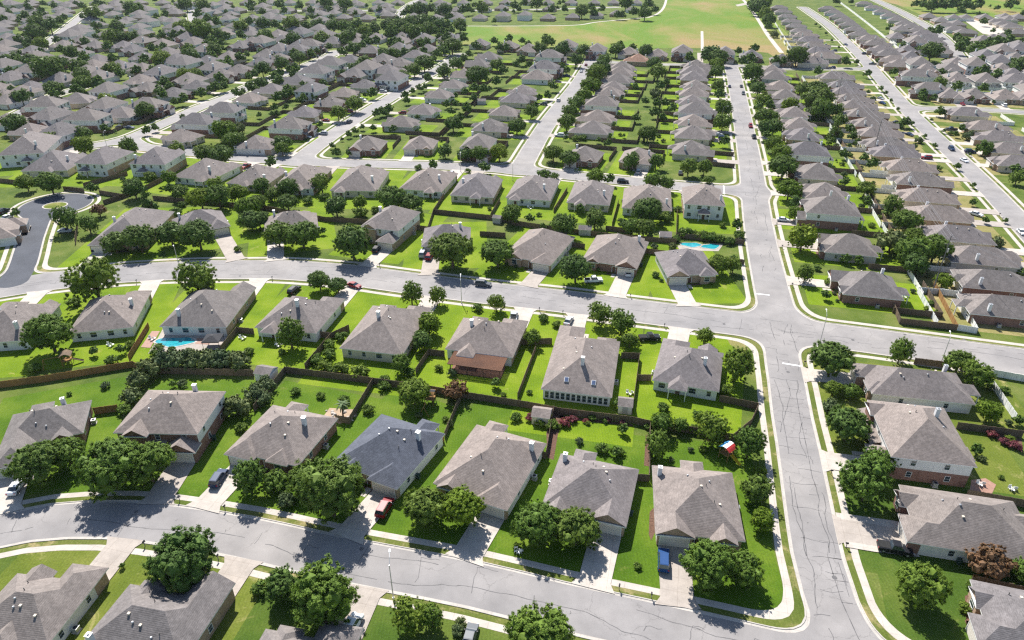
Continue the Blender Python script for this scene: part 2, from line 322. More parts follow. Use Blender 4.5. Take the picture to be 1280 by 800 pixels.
# ground sheet and pavements
g = MB(); g.face([(-1700, -120, 0), (1700, -120, 0), (1700, 1700, 0), (-1700, 1700, 0)]); struct(g.build('ground', ['grass_base']))
struct(band_mb(-99, 0.0, 0.016, 'grey').build('road', ['road_grey']))
struct(band_mb(-99, 0.0, 0.020, 'dark', domains=(0,)).build('cul_de_sac_road', ['road_dark']))
struct(band_mb(-0.45, 0.0, 0.026).build('gutter', ['kerb_concrete']))
struct(band_mb(0.1, 1.42, 0.0135, domains=(0,)).build('verge', ['verge_grass']))
struct(band_mb(1.35, 2.65, 0.022).build('sidewalk', ['concrete']))
def kerb():
    mb = band_mb(0.0, 0.18, 0.11, domains=(0,))
    X, Y = NEAR; D = FIELDS[(0, 'all')]
    for lev in (0.0, 0.18):
        c = np.stack([D[:-1, :-1], D[:-1, 1:], D[1:, 1:], D[1:, :-1]])
        for j, i in zip(*np.nonzero((c.max(0) > lev) & (c.min(0) <= lev))):
            q = [(X[j, i], Y[j, i], D[j, i]), (X[j, i + 1], Y[j, i + 1], D[j, i + 1]), (X[j + 1, i + 1], Y[j + 1, i + 1], D[j + 1, i + 1]), (X[j + 1, i], Y[j + 1, i], D[j + 1, i])]
            if abs(q[0][0]) > 0.8 * q[0][1] + 60: continue
            p = []
            for k in range(4):
                a, b = q[k], q[(k + 1) % 4]
                if (a[2] > lev) != (b[2] > lev): t = (lev - a[2]) / (b[2] - a[2]); p.append((a[0] + (b[0] - a[0]) * t, a[1] + (b[1] - a[1]) * t))
            if len(p) >= 2: mb.face([(*p[0], 0), (*p[1], 0), (*p[1], 0.11), (*p[0], 0.11)])
    return struct(mb.build('kerb', ['kerb_concrete']))
kerb()
def sd1(p):
    for gi in (0, 1):                              # bilinear look-up in the surveyed distance grids
        X, Y = (NEAR, FAR)[gi]; c = X[0, 1] - X[0, 0]; fx, fy = (p[0] - X[0, 0]) / c, (p[1] - Y[0, 0]) / c; i, j = int(math.floor(fx)), int(math.floor(fy))
        if 0 <= i < X.shape[1] - 1 and 0 <= j < X.shape[0] - 1:
            D = FIELDS[(gi, 'all')]; u, v = fx - i, fy - j
            return float((D[j, i] * (1 - u) + D[j, i + 1] * u) * (1 - v) + (D[j + 1, i] * (1 - u) + D[j + 1, i + 1] * u) * v)
    return float(sdf(np.array([p[0]]), np.array([p[1]]))[0])
def sheet(name, pts, mat, z):
    mb = MB(); mb.face([(p[0], p[1], z) for p in pts]); return struct(mb.build(name, [mat]))
def psheet(name, pix, mat, z): return sheet(name, [G(*p).xy for p in pix], mat, z)
def ribbon(name, pix, wd, mat, z):
    ln = world_line(pix, 5); mb = MB(); L = []; n = len(ln)
    for i in range(n):
        t = ln[min(i + 1, n - 1)] - ln[max(i - 1, 0)]; t = t / (np.hypot(*t) + 1e-9); q = np.array([-t[1], t[0]]) * wd / 2; L.append((ln[i] + q, ln[i] - q))
    for a, b_ in zip(L[:-1], L[1:]): mb.face([(*a[0], z), (*a[1], z), (*b_[1], z), (*b_[0], z)])
    return struct(mb.build(name, [mat]))
psheet('field', [(578, 56), (580, 33), (640, 33), (717, 32), (747, 28), (800, 23), (815, 21), (827, 14), (834, 0), (834, -18), (950, -18), (965, 20), (1000, 60), (1010, 84), (978, 78), (960, 66), (900, 60), (760, 60), (650, 58)], 'field_grass', 0.006)
psheet('dry_field', [(1085, -14), (1085, -3), (1122, 6), (1150, 18), (1180, 20), (1300, 22), (1500, 24), (1500, -30)], 'field_grass', 0.005)
ribbon('field_path', [(583, 32.5), (640, 32.5), (717, 31.5), (747, 27.5), (800, 22.5), (813, 21), (826, 14), (832, 3), (834, -12)], 3.2, 'concrete', 0.012)
ribbon('field_path', [(915, -14), (932, 3), (946, 22), (960, 44), (977, 66)], 4.0, 'concrete', 0.012)
ribbon('field_path', [(877.5, 39), (878, 64)], 2.6, 'concrete', 0.012)
psheet('utility_strip', [(871.5, 66), (878.5, 66), (879, 80), (872, 80)], 'concrete_old', 0.014)
psheet('field_drain', [(919, 6), (934, 3), (938, 5), (922, 8)], 'concrete_old', 0.016)
psheet('building_pad', [(1203, 24), (1225, 25), (1290, 38), (1290, 47), (1250, 46), (1228, 42)], 'concrete', 0.030)
for q in ([(1092, 95), (1098, 97), (1122, 122), (1116, 122)],): pass
# heavily cracked lower street surface lies over the base course
cr = MB()
ln = world_line([(983, 470), (990, 520), (998, 560), (1010, 630), (1022, 695), (1036, 745)], 4)
for a, b_ in zip(ln[:-1], ln[1:]):
    t = (b_ - a) / np.hypot(*(b_ - a)); q = np.array([-t[1], t[0]]) * 3.9; cr.face([(*(a + q), 0.02), (*(a - q), 0.02), (*(b_ - q), 0.02), (*(b_ + q), 0.02)])
struct(cr.build('cracked_road_surface', ['road_cracked']))
plain('crack_sealant', (0.115, 0.11, 0.11), 0.8, 0.25, 0.7)
def cracks(key, seed, y0, y1, offs, wd, joins, z=0.025, gap=0.2):
    rs = random.Random(seed); w_, ln = RL[key]; mb = MB(); pts = [p for p in ln if y0 < p[1] < y1 and abs(p[0]) < 0.8 * p[1] + 40]
    def seg(a, b, wa):
        d = np.array(b) - np.array(a); L_ = np.hypot(*d)
        if L_ < 1e-3: return
        q = np.array([-d[1], d[0]]) / L_ * wa / 2; mb.face([(*(np.array(a) + q), z), (*(np.array(a) - q), z), (*(np.array(b) - q), z), (*(np.array(b) + q), z)])
    if len(pts) < 3: return
    arc = [0.0]
    for a, b in zip(pts[:-1], pts[1:]): arc.append(arc[-1] + float(np.hypot(*(b - a))))
    def at(s_, o):
        i = max(0, min(len(pts) - 2, int(np.searchsorted(arc, s_)) - 1)); a, b = pts[i], pts[i + 1]; t = (s_ - arc[i]) / (arc[i + 1] - arc[i] + 1e-9); d = (b - a) / np.hypot(*(b - a)); return tuple(a + (b - a) * t + np.array([-d[1], d[0]]) * o)
    tot = arc[-1]; lines = []
    for o in offs:
        s_ = rs.uniform(0, 3); off = o; prev = at(s_, off); on = True; drift = 0; rec = []
        while s_ < tot - 1:
            st = rs.uniform(0.5, 1.5); s_ += st; drift = drift * 0.7 + rs.uniform(-0.22, 0.22); off = max(o - 1.3, min(o + 1.3, off + drift)); cur = at(s_, off)
            if rs.random() < gap * 0.25: on = not on
            if on: seg(prev, cur, wd * rs.uniform(0.55, 1.25))
            rec.append((s_, off, on)); prev = cur
        lines.append(rec)
    s_ = 0
    while s_ < tot - 3:                              # transverse joins, often right-angled
        s_ += rs.uniform(*joins); o0, o1 = sorted((rs.choice(offs) + rs.uniform(-.5, .5), rs.uniform(-w_ / 2 + .3, w_ / 2 - .3))); k = max(2, int((o1 - o0) / 0.9)); prev = at(s_, o0); ss = s_
        for i in range(1, k + 1): ss += rs.uniform(-0.28, 0.28); cur = at(ss, o0 + (o1 - o0) * i / k); seg(prev, cur, wd * rs.uniform(0.5, 1.1)); prev = cur
        if rs.random() < 0.5:
            e_ = rs.uniform(1.5, 4); o2 = o1
            for i in range(4): cur = at(min(ss + e_ * (i + 1) / 4, tot), o2 + rs.uniform(-.2, .2)); seg(prev, cur, wd * 0.7); prev = cur
    struct(mb.build('road_cracks', ['crack_sealant']))
cracks('long_lower', 4, 60, 190, (-2.6, -0.8, 1.9, 3.0), 0.15, (1.7, 4.5), gap=0.2)
cracks('bottom', 5, 60, 190, (-1.4, 1.3), 0.13, (5, 12), gap=0.2)
cracks('middle', 6, 120, 250, (-2.4, 0.2, 2.9), 0.13, (12, 30), gap=0.9)
cracks('long_upper', 7, 185, 420, (-1.6, 1.5), 0.14, (9, 22), gap=0.7)
cracks('upper', 8, 200, 420, (-0.2,), 0.14, (14, 30), gap=0.8)
for a, b_ in (((978, 454), (1003, 458)), ((944, 367), (962, 369)), ((904.5, 232), (905.5, 243))):
    p, q = G(*a).xy, G(*b_).xy; t = (q - p).normalized(); n_ = Vector((-t.y, t.x)) * 0.25
    sheet('stop_line', [p + n_, p - n_, q - n_, q + n_], 'paint_white', 0.034)
isl = G(69, 257).xy
sheet('island_kerb', [isl + Vector((math.cos(t) * 4.6, math.sin(t) * 4.0)) for t in np.linspace(0, 6.28, 20)[:-1]], 'kerb_concrete', 0.10)
sheet('island_grass', [isl + Vector((math.cos(t) * 4.1, math.sin(t) * 3.5)) for t in np.linspace(0, 6.28, 20)[:-1]], 'lawn_mid', 0.104)

hz = MB(); hz.box(-1720, 1720, -140, 1720, -1.2, 99); m = bpy.data.materials.new('haze'); m.use_nodes = True; MATS['haze'] = m; nt = m.node_tree; nt.nodes.clear()
pv = nt.nodes.new('ShaderNodeVolumePrincipled'); pv.inputs['Color'].default_value = (0.78, 0.86, 1.0, 1); pv.inputs['Density'].default_value = 0.00003; pv.inputs['Anisotropy'].default_value = 0.2
mo = nt.nodes.new('ShaderNodeOutputMaterial'); nt.links.new(pv.outputs[0], mo.inputs['Volume']); ho = hz.build('haze', ['haze']); ho['kind'] = 'stuff'; ho['label'] = 'Thin pale summer haze over the far suburb'; ho['category'] = 'haze'

# ------------------------------------------------------------ houses
OV = 0.45
def roof_prism(mb, x0, x1, y0, y1, z, p, axis, e0, e1, th=0.2, gm=2):
    """roof over a rectangle; axis of the ridge, e0/e1 = 'hip','gable','open' at its low and high ends"""
    if axis == 'y': T = lambda a, b, c: (b, a, c); A0, A1, B0, B1 = y0, y1, x0, x1
    else: T = lambda a, b, c: (a, b, c); A0, A1, B0, B1 = x0, x1, y0, y1
    h = (B1 - B0) / 2; m_ = (B0 + B1) / 2
    r0 = A0 + (h if e0 == 'hip' else 0); r1 = A1 - (h if e1 == 'hip' else 0)
    if r0 > r1: r0 = r1 = (r0 + r1) / 2
    zr = z + p * h
    c = [T(A0, B0, z), T(A1, B0, z), T(A1, B1, z), T(A0, B1, z)]; a, b = T(r0, m_, zr), T(r1, m_, zr)
    one = abs(r1 - r0) < 1e-4
    if one: mb.face([c[0], c[1], a]); mb.face([c[2], c[3], a])
    else: mb.face([c[0], c[1], b, a]); mb.face([c[2], c[3], a, b])
    if e0 == 'hip': mb.face([c[3], c[0], a])
    if e1 == 'hip': mb.face([c[1], c[2], b])
    ins = 0.3
    if e0 == 'gable': mb.face([T(A0 + ins, B0 + 0.1, z), T(A0 + ins, B1 - 0.1, z), T(A0 + ins, m_, zr - 0.1)], gm)
    if e1 == 'gable': mb.face([T(A1 - ins, B0 + 0.1, z), T(A1 - ins, B1 - 0.1, z), T(A1 - ins, m_, zr - 0.1)], gm)
    d = [T(A0, B0, z - th), T(A1, B0, z - th), T(A1, B1, z - th), T(A0, B1, z - th)]
    for i in range(4):
        if (i == 1 and e1 == 'open') or (i == 3 and e0 == 'open'): continue
        j = (i + 1) % 4; mb.face([c[i], c[j], d[j], d[i]], 1)
    mb.face(d[::-1], 1)
SHARED = {}
def shared(key, fn):
    if key not in SHARED: SHARED[key] = fn()
    return SHARED[key]
def win_mesh(w_, h_):
    def f():
        a = MB(); t = 0.07
        for q in ((-w_ / 2 - t, w_ / 2 + t, h_, h_ + t), (-w_ / 2 - t, w_ / 2 + t, -t, 0), (-w_ / 2 - t, -w_ / 2, 0, h_), (w_ / 2, w_ / 2 + t, 0, h_)): a.box(q[0], q[1], -0.07, 0.0, q[2], q[3])
        a.box(-w_ / 2, w_ / 2, -0.05, -0.012, h_ / 2 - 0.02, h_ / 2 + 0.02)
        b = MB(); b.box(-w_ / 2, w_ / 2, -0.03, 0.02, 0, h_); return a.mesh('window', ['trim_white']), b.mesh('pane', ['glass_dark'])
    return shared(('win', w_, h_), f)
def window(par, x, y, z, w_, h_, rz, panes=True):
    a, b = win_mesh(w_, h_)
    o = link('window', a, par, (x, y, z), rz); link('pane', b, o)
def garage(par, x, y, w_, rz=0, wide=True):
    def f():
        a = MB(); a.box(-w_ / 2, w_ / 2, -0.05, 0.03, 0.0, 2.2)
        for k in range(1, 4): a.box(-w_ / 2 + 0.06, w_ / 2 - 0.06, -0.062, -0.05, k * 0.55 - 0.02, k * 0.55 + 0.02, 1)
        b = MB(); t = 0.14
        b.box(-w_ / 2 - t, -w_ / 2, -0.09, 0.0, 0, 2.2); b.box(w_ / 2, w_ / 2 + t, -0.09, 0.0, 0, 2.2); b.box(-w_ / 2 - t, w_ / 2 + t, -0.09, 0, 2.2, 2.2 + t)
        return a.mesh('garage_door', ['garage_paint', 'siding_grey']), b.mesh('frame', ['trim_white'])
    a, b = shared(('gar', w_), f); o = link('garage_door', a, par, (x, y, 0.02), rz); link('frame', b, o)
def door_mesh():
    a = MB(); a.box(-0.5, 0.5, -0.05, 0.03, 0, 2.1); b = MB(); b.box(-0.62, -0.5, -0.08, 0, 0, 2.2); b.box(0.5, 0.62, -0.08, 0, 0, 2.2); b.box(-0.62, 0.62, -0.08, 0, 2.1, 2.22)
    return a.mesh('door', ['pergola_wood']), b.mesh('frame', ['trim_white'])
def chimney_mesh(kind):
    a = MB(); a.box(-0.38, 0.38, -0.38, 0.38, -2.2, 1.45)
    b = MB(); b.box(-0.44, 0.44, -0.44, 0.44, 1.452, 1.54); b.tube((0, 0, 1.54), (0, 0, 1.75), 0.15, n=8)
    return a.mesh('chimney', [kind]), b.mesh('cap', ['tin'])
def vent_mesh(k):
    a = MB()
    if k == 0: a.tube((0, 0, -0.35), (0, 0, 0.5), 0.075, n=6)
    elif k == 1: a.box(-0.17, 0.17, -0.17, 0.17, -0.2, 0.12); a.box(-0.2, 0.2, -0.2, 0.2, 0.122, 0.16)
    else: a.tube((0, 0, -0.25), (0, 0, 0.12), 0.14, n=9); a.tube((0, 0, 0.12), (0, 0, 0.22), 0.2, 0.1, n=9)
    return a.mesh('roof_vent', [('pole_grey', 'siding_cream', 'tin')[k]])
def roof_z(x, y, W, D, z, p):
    return z + p * max(0.0, min(W / 2 - abs(x), D / 2 - abs(y)))
def make_house(W, D, st=1, seed=0, roof='roof_taupe', wall='siding_white', brick='brick_tan', gside=1, gproj=2.5, gkind='hip', patio=True, chim=None, entry=True, pitch=0.6, detail=2, z=None, sunroom=False, skylights=False, gfront=True):
    """local frame: the street front is -Y, origin at the centre of the main rectangle on the ground"""
    rg = random.Random(seed); root = empty('house', (0, 0, 0)); ez = z or (2.95 if st == 1 else 5.65)
    X, Y = W / 2, D / 2; wx, wy = X - OV, Y - OV
    wl = MB(); top = ez - 0.1
    # material per side: front brick, others siding (walls: 0 siding, 1 brick)
    if st == 1: wl.box(-wx, wx, -wy, wy, 0, top, [0, 0, 1, 1 if detail > 2 or seed % 3 == 0 else 0, 0, 1 if seed % 3 == 0 else 0])
    else:
        wl.box(-wx, wx, -wy, wy, 0, 2.9, [0, 0, 1, 1, 0, 1]); wl.box(-wx, wx, -wy, wy, 2.9, top, [0, 0, 1 if seed % 2 and seed < 100 else 0, 0, 0, 0])
    rf = MB(); long_y = D >= W
    roof_prism(rf, -X, X, -Y, Y, ez, pitch, 'y' if long_y else 'x', 'hip', 'hip')
    gw = min(6.8, W * 0.46); gx = gside * (X - gw / 2 - 0.03); gz = 2.95 if st == 2 else ez
    if st == 2: gproj = max(gproj, 2.6)
    back = -Y + gw / 2 if st == 1 else -Y + OV + 0.2
    if st == 1 and gw / 2 > Y: back = 0
    roof_prism(rf, gx - gw / 2, gx + gw / 2, -Y - gproj, back, gz + 0.012, pitch, 'y', gkind, 'open')
    gy = -Y - gproj + OV
    wl.box(gx - gw / 2 + OV, gx + gw / 2 - OV + 0.015, gy, -wy + 0.01, 0, gz - 0.1, [1, 1, 1, 1, 0, 1])
    root_parts = []
    if entry:
        ew = 3.8 + rg.random() * 1.6; ex = -gside * (X - ew / 2 - 0.8 - rg.random() * 1.5); ep = 0.5 + rg.random() * 0.8
        eb = -Y + ew / 2
        roof_prism(rf, ex - ew / 2, ex + ew / 2, -Y - ep, eb, ez + 0.022, pitch * 1.02, 'y', 'gable' if rg.random() < 0.7 else 'hip', 'open')
        wl.box(ex - ew / 2 + OV, ex + ew / 2 - OV, -Y - ep + OV, -wy + 0.01, 0, ez - 0.13, 1)
    if st == 2 and rg.random() < 0.8:      # one-storey skirt roof over the entrance
        rf.face([(-gside * X, -Y - 1.6, 2.9), (gx - gside * gw / 2, -Y - 1.6, 2.9), (gx - gside * gw / 2, -Y + OV, 3.75), (-gside * X, -Y + OV, 3.75)])
    if patio:
        pw = 4.4; px = (rg.random() - 0.5) * (W - pw - 3); pp = 2.3; pz = 2.95 if st == 2 else ez
        pb = Y - pw / 2 if st == 1 else Y - OV - 0.2
        roof_prism(rf, px - pw / 2, px + pw / 2, pb, Y + pp, pz + 0.03, pitch, 'y', 'open', 'hip')
        po = shared('post', lambda: (lambda a: (a.box(-0.1, 0.1, -0.1, 0.1, 0, 2.78), a.mesh('post', ['trim_white']))[1])(MB()))
        for s in (-1, 1): link('post', po, root, (px + s * (pw / 2 - 0.3), Y + pp - 0.3, 0), 0)
        if detail > 1: door = shared('door', door_mesh); o = link('patio_door', door[0], root, (px, wy, 0), math.pi); link('frame', door[1], o)
    wl.build('wall', [wall, brick], root); ro = rf.build('roof', [roof, 'trim_white', brick], root)
    nwin = 0
    # windows
    sill = 0.95
    for lev in range(st):
        zz = sill + lev * 2.85
        nb = 3 if W < 14 else 4
        if sunroom and lev == 0:
            for k in range(12): window(root, -wx + 0.9 + k * (2 * wx - 1.8) / 11, wy, 0.45, 0.85, 1.75, math.pi)
        else:
            for k in range(nb):
                x = -wx + (k + 0.5) * 2 * wx / nb + rg.uniform(-0.3, 0.3)
                if patio and lev == 0 and abs(x - px) < 1.4: continue
                window(root, x, wy, zz, rg.choice((0.9, 1.5)), 1.35, math.pi)
        for s in (-1, 1):
            for k in range(2 if detail > 1 else 1):
                yy = (-0.25 + 0.5 * k + rg.uniform(-0.08, 0.08)) * D
                window(root, s * wx, yy, zz, 0.9, 1.2, s * math.pi / 2)
        if lev == 1 or not entry:
            for k in range(3): window(root, -wx + (k + 0.5) * 2 * wx / 3, -wy, zz, 0.9, 1.4, 0)
        elif entry: window(root, ex, -Y - ep + OV, zz, 1.5, 1.4, 0)
    if gfront: garage(root, gx, gy, 4.9 if gw > 6 else 4.4)
    d0, d1 = shared('door', door_mesh); dx = gx - gside * (gw / 2 + 0.6); o = link('door', d0, root, (dx, -wy, 0), 0); link('frame', d1, o)
    # roof furniture
    if chim is None: chim = (rg.choice((-1, 1)) * W * rg.uniform(0.28, 0.4), D * rg.uniform(0.05, 0.35)) if rg.random() < 0.75 else False
    if chim:
        c0, c1 = shared(('chim',), lambda: chimney_mesh('chim')); cz = roof_z(chim[0], chim[1], W, D, ez, pitch)
        o = link('chimney', c0, ro, (chim[0], chim[1], cz + 0.35)); link('cap', c1, o)
    if detail > 0:
        for k in range(6 if detail > 1 else 3):
            x = rg.uniform(-0.25, 0.25) * W; y = rg.uniform(-0.3, 0.3) * D; kk = k % 3
            link('roof_vent', shared(('vent', kk), lambda: vent_mesh(kk)), ro, (x, y, roof_z(x, y, W, D, ez, pitch) + 0.05))
    if skylights:
        for x in (-3.6, 2.6):
            a = MB(); a.box(-0.5, 0.5, -0.6, 0.6, -0.2, 0.2); a.box(-0.4, 0.4, -0.5, 0.5, 0.202, 0.24, 1); o = a.build('skylight', ['trim_white', 'solar'], ro)
            y = Y - 2.6; o.location = (x, y, roof_z(x, y, W, D, ez, pitch)); o.rotation_euler = (-math.atan(pitch), 0, 0)
    root['gx'] = gx; root['gy'] = gy; root['W'] = W; root['D'] = D
    return root
HOUSES = []      # dicts: o, c(xy), rz, W, D, phrase, px
ORD = 'first second third fourth fifth sixth seventh eighth ninth tenth eleventh twelfth thirteenth fourteenth fifteenth sixteenth seventeenth eighteenth nineteenth twentieth'.split()
def ordn(i): return ORD[i] if i < 20 else 'twenty-' + ORD[i - 20]
def fdir(rz): return Vector((math.sin(rz), -math.cos(rz)))       # world direction of the street front
def register(o, phrase, desc, driveway=True, lawn=None, lot=None, gap=None, ext=None):
    rz = o.rotation_euler.z; c = Vector(o.location[:2]); W, D = o['W'], o['D']; gx, gy = o['gx'], o['gy']
    f = fdir(rz); r = Vector((math.cos(rz), math.sin(rz)))
    lab = desc + ', ' + phrase
    tag(o, lab, 'house', 'houses of the suburb')
    h = dict(o=o, c=c, rz=rz, W=W, D=D, phrase=phrase, f=f, r=r, px=P(Vector((c.x, c.y, 3)))); HOUSES.append(h)
    if driveway:
        s = c + r * gx - f * gy; t = 0.0
        while t < 30 and sd1(s + f * t) > 0.0: t += 0.4
        if t < 30:
            hw = 2.7; q = [s - r * hw - f * 0.05, s + r * hw - f * 0.05, s + r * hw + f * max(t - 1.6, 0.5), s + r * (hw + 1.0) + f * (t + 0.1), s - r * (hw + 1.0) + f * (t + 0.1), s - r * hw + f * max(t - 1.6, 0.5)]
            sheet('driveway', q, 'concrete' if random.random() < 0.6 else 'concrete_old', 0.120 if c.y < 330 else 0.036)
            h['dw'] = (s, t)
            # front walk
            a = s - r * (math.copysign(3.6, gx)) + f * 1.0
            if t > 5: sheet('front_walk', [a + f * -1.2 - r * 0.6, a - f * 1.2 + r * 0.6, a + f * 1.2 + r * 0.6, a + f * 1.2 - r * 0.6], 'concrete', 0.028)
    if lawn:
        wl, fr, bk = lot; k = len(HOUSES); lz = 0.003 + 0.0001 * k if k < 60 else 0.0093 + 0.0003 * (k % 13)
        q = [c - r * wl[0] + f * fr, c + r * wl[1] + f * fr, c + r * wl[1] - f * bk, c - r * wl[0] - f * bk]
        sheet('lawn', q, lawn, lz)
    return h
def near_house(NL, NR, FR, face, phrase, desc, z=2.95, **kw):
    a, b, c = G(*NL, z), G(*NR, z), G(*FR, z); u = (b - a).xy; Wn = u.length; u.normalize(); v = Vector((-u.y, u.x)); Dn = (c - b).xy.dot(v)
    ctr = a.xy + u * Wn / 2 + v * Dn / 2
    f = {'near': -v, 'far': v, 'left': -u, 'right': u}[face]; W, D = (Wn, Dn) if face in ('near', 'far') else (Dn, Wn)
    reg = {k: kw.pop(k) for k in ('driveway', 'lawn', 'lot') if k in kw}
    kw.setdefault('st', 2 if z > 4.5 else 1); kw.setdefault('detail', 2)
    o = make_house(W, D, z=z, **kw); o.location = (ctr.x, ctr.y, 0); o.rotation_euler = (0, 0, math.atan2(f.y, f.x) + math.pi / 2)
    reg.setdefault('lawn', random.choice(['lawn_lush', 'lawn_lush', 'lawn_deep', 'lawn_mid'])); reg.setdefault('lot', ((W / 2 + 5.5, W / 2 + 5.5), D / 2 + 13, D / 2 + 12.5))
    return register(o, phrase, desc, **reg)
def fromleft(i, where): return f'the {ordn(i)} house from left {where}'
BT, MD, UP = 'above the bottom street', 'below the middle street', 'above the middle street'
# bottom row, backs towards us
near_house((-48, 792), (60, 806), (95, 725), 'far', fromleft(0, 'below the bottom street'), 'Grey-roofed house with white side wall', seed=11, gside=-1, gproj=3, chim=False, roof='roof_grey', lawn='lawn_mid')
near_house((100, 806), (226, 832), (277, 751), 'far', fromleft(1, 'below the bottom street'), 'Brown-grey roofed house with many front hips', z=3.4, seed=12, gside=-1, gproj=3.5, gkind='gable', chim=(6.5, 5), roof='roof_grey', lawn='lawn_mid')
near_house((300, 842), (420, 866), (441, 806), 'far', fromleft(2, 'below the bottom street'), 'Grey roof edge with two hips', seed=13, gside=-1, gproj=3, roof='roof_grey', lawn='lawn_deep')
near_house((560, 905), (680, 935), (700, 860), 'far', fromleft(3, 'below the bottom street'), 'House mostly outside the picture', seed=14, gside=-1, gproj=3, lawn='lawn_deep') if False else None
# row above the bottom street, fronts towards us
near_house((-2, 562), (104, 541), (119, 499), 'near', fromleft(0, BT), 'House with several steep front hips', seed=21, gside=-1, gproj=6.5, roof='roof_grey', chim=(3, 3.8), wall='siding_cream', brick='brick_red', lawn='lawn_lush')
near_house((141, 541), (247, 543), (282, 489), 'near', fromleft(1, BT), 'Two-storey brick fronted house', z=5.65, seed=23, gside=1, gproj=2.6, gkind='gable', wall='siding_white', brick='brick_red', chim=(3, 5.5), patio=False, lawn='lawn_lush')
near_house((284, 563), (372, 583), (420, 522), 'near', fromleft(2, BT), 'Brown-roofed house with brick sides', seed=24, gside=-1, gproj=1.2, brick='brick_red', chim=(4.2, 1.5), lawn='lawn_lush')
near_house((415, 578), (500, 608), (537, 536), 'near', fromleft(3, BT), 'Dark slate-blue roofed house', seed=25, gside=1, gproj=1.0, roof='roof_slate', wall='siding_white', chim=(5.0, 3.0), lawn='lawn_lush')
near_house((541, 604), (637, 634), (664, 549), 'near', fromleft(4, BT), 'Taupe hip-roofed house', seed=26, gside=1, gproj=1.0, wall='siding_white', chim=(6.2, 5.5), lawn='lawn_lush')
near_house((677, 631), (784, 655), (791, 585), 'near', fromleft(5, BT), 'Taupe house with wide pyramid roof', seed=28, gside=1, gproj=0.9, gkind='gable', chim=(-6.3, 4.5), lawn='lawn_lush')
near_house((819, 665), (932, 677), (927, 592), 'near', fromleft(6, BT), 'Taupe corner house with front gable', seed=29, gside=-1, gproj=0.6, gkind='gable', chim=(-6.4, 5.4), lawn='lawn_lush')
# row below the middle street, backs towards us
near_house((-50, 431), (36, 425), (51, 381), 'far', fromleft(0, MD), 'Brown-roofed house cut by the picture edge', seed=31, gside=1, gproj=2.5, patio=False, lawn='lawn_bright')
near_house((84, 417), (166, 409), (187, 368), 'far', fromleft(1, MD), 'White walled house with dark porch screens', seed=32, gside=-1, gproj=2.5, chim=(-5.5, -1), patio=False, wall='siding_white', lawn='lawn_bright')
near_house((199, 408), (283, 409), (309, 365), 'far', fromleft(2, MD), 'House with pool behind it', seed=33, gside=-1, gproj=3, gkind='gable', chim=(4.5, 7), patio=False, wall='siding_white', roof='roof_grey', lawn='lawn_bright')
near_house((318, 409), (395, 417), (423, 378), 'far', fromleft(3, MD), 'Hip-roofed house with corner patio roof', seed=34, gside=-1, gproj=2.5, chim=(-1, 2), lawn='lawn_bright')
near_house((424, 435), (503, 444), (537, 389), 'far', fromleft(4, MD), 'Brown-roofed house with long curved driveway', seed=35, gside=-1, gproj=2, chim=(1, 2), patio=False, wall='siding_cream', lawn='lawn_bright')
near_house((556, 436), (641, 447), (656, 406), 'far', fromleft(5, MD), 'Brown-roofed house with pergola behind', seed=36, gside=-1, gproj=2.2, chim=(3.8, 0.5), wall='siding_white', lawn='lawn_bright')
near_house((676, 486), (765, 497), (777, 427), 'far', fromleft(6, MD), 'Long house with sunroom windows and skylights', seed=37, gside=1, gproj=5, gkind='hip', chim=(-0.5, 5.8), patio=False, sunroom=True, skylights=True, wall='siding_white', lawn='lawn_bright')
near_house((815, 475), (899, 490), (897, 440), 'far', fromleft(7, MD), 'White corner house with covered patio', seed=38, gside=1, gproj=2.5, chim=(-3.5, 2), wall='siding_white', lawn='lawn_bright')
# right edge
RE = 'on the right edge below the crossing'
near_house((1090, 492), (1220, 506), (1202, 467), 'left', 'the first house ' + RE, 'Brown-roofed house with tan brick chimney', seed=41, gside=-1, gproj=2, chim=(-6, 8), roof='roof_taupe', lawn='lawn_mid')
near_house((1114, 571), (1222, 584), (1190, 511), 'left', 'the second house ' + RE, 'Two-storey brick house with deck', z=5.65, seed=42, gside=1, gproj=2.6, brick='brick_red', chim=(-2, 3), lawn='lawn_mid')
near_house((1150, 680), (1310, 706), (1290, 630), 'left', 'the third house ' + RE, 'Grey-roofed brick garage house', seed=44, gside=1, gproj=2, roof='roof_grey', brick='brick_red', chim=False, lawn='lawn_deep')
near_house((1243, 812), (1390, 845), (1350, 752), 'left', 'the fourth house ' + RE, 'Grey roof corner with white arch', seed=45, gside=1, gproj=2, roof='roof_grey', lawn='lawn_deep', driveway=False)
# row above the middle street
near_house((112, 304), (182, 302), (195, 265), 'near', fromleft(1, UP), 'Brown-roofed house beside the cul-de-sac', seed=51, gside=-1, gproj=2, chim=(-7, 2), lawn='lawn_bright')
near_house((222, 292), (287, 280), (296, 260), 'near', fromleft(2, UP), 'House behind two joined trees', seed=52, gside=1, gproj=2, lawn='lawn_bright')
near_house((330, 291), (398, 284), (406, 265), 'near', fromleft(3, UP), 'Low house hidden by a wide tree', seed=53, gside=-1, gproj=2, lawn='lawn_bright')
near_house((450, 283), (498, 289), (510, 263), 'near', fromleft(4, UP), 'House with raised upper storey', seed=54, gside=1, gproj=4.5, z=5.65, chim=(-5.5, 3), wall='siding_white', brick='brick_tan', lawn='lawn_bright')
near_house((527, 305), (588, 304), (600, 284), 'near', fromleft(5, UP), 'House behind a large round tree', seed=55, gside=-1, gproj=2, brick='brick_tan', lawn='lawn_bright')
near_house((628, 319), (690, 330), (699, 293), 'near', fromleft(6, UP), 'White-garaged taupe house', seed=56, gside=1, gproj=1.2, wall='siding_white', lawn='lawn_bright')
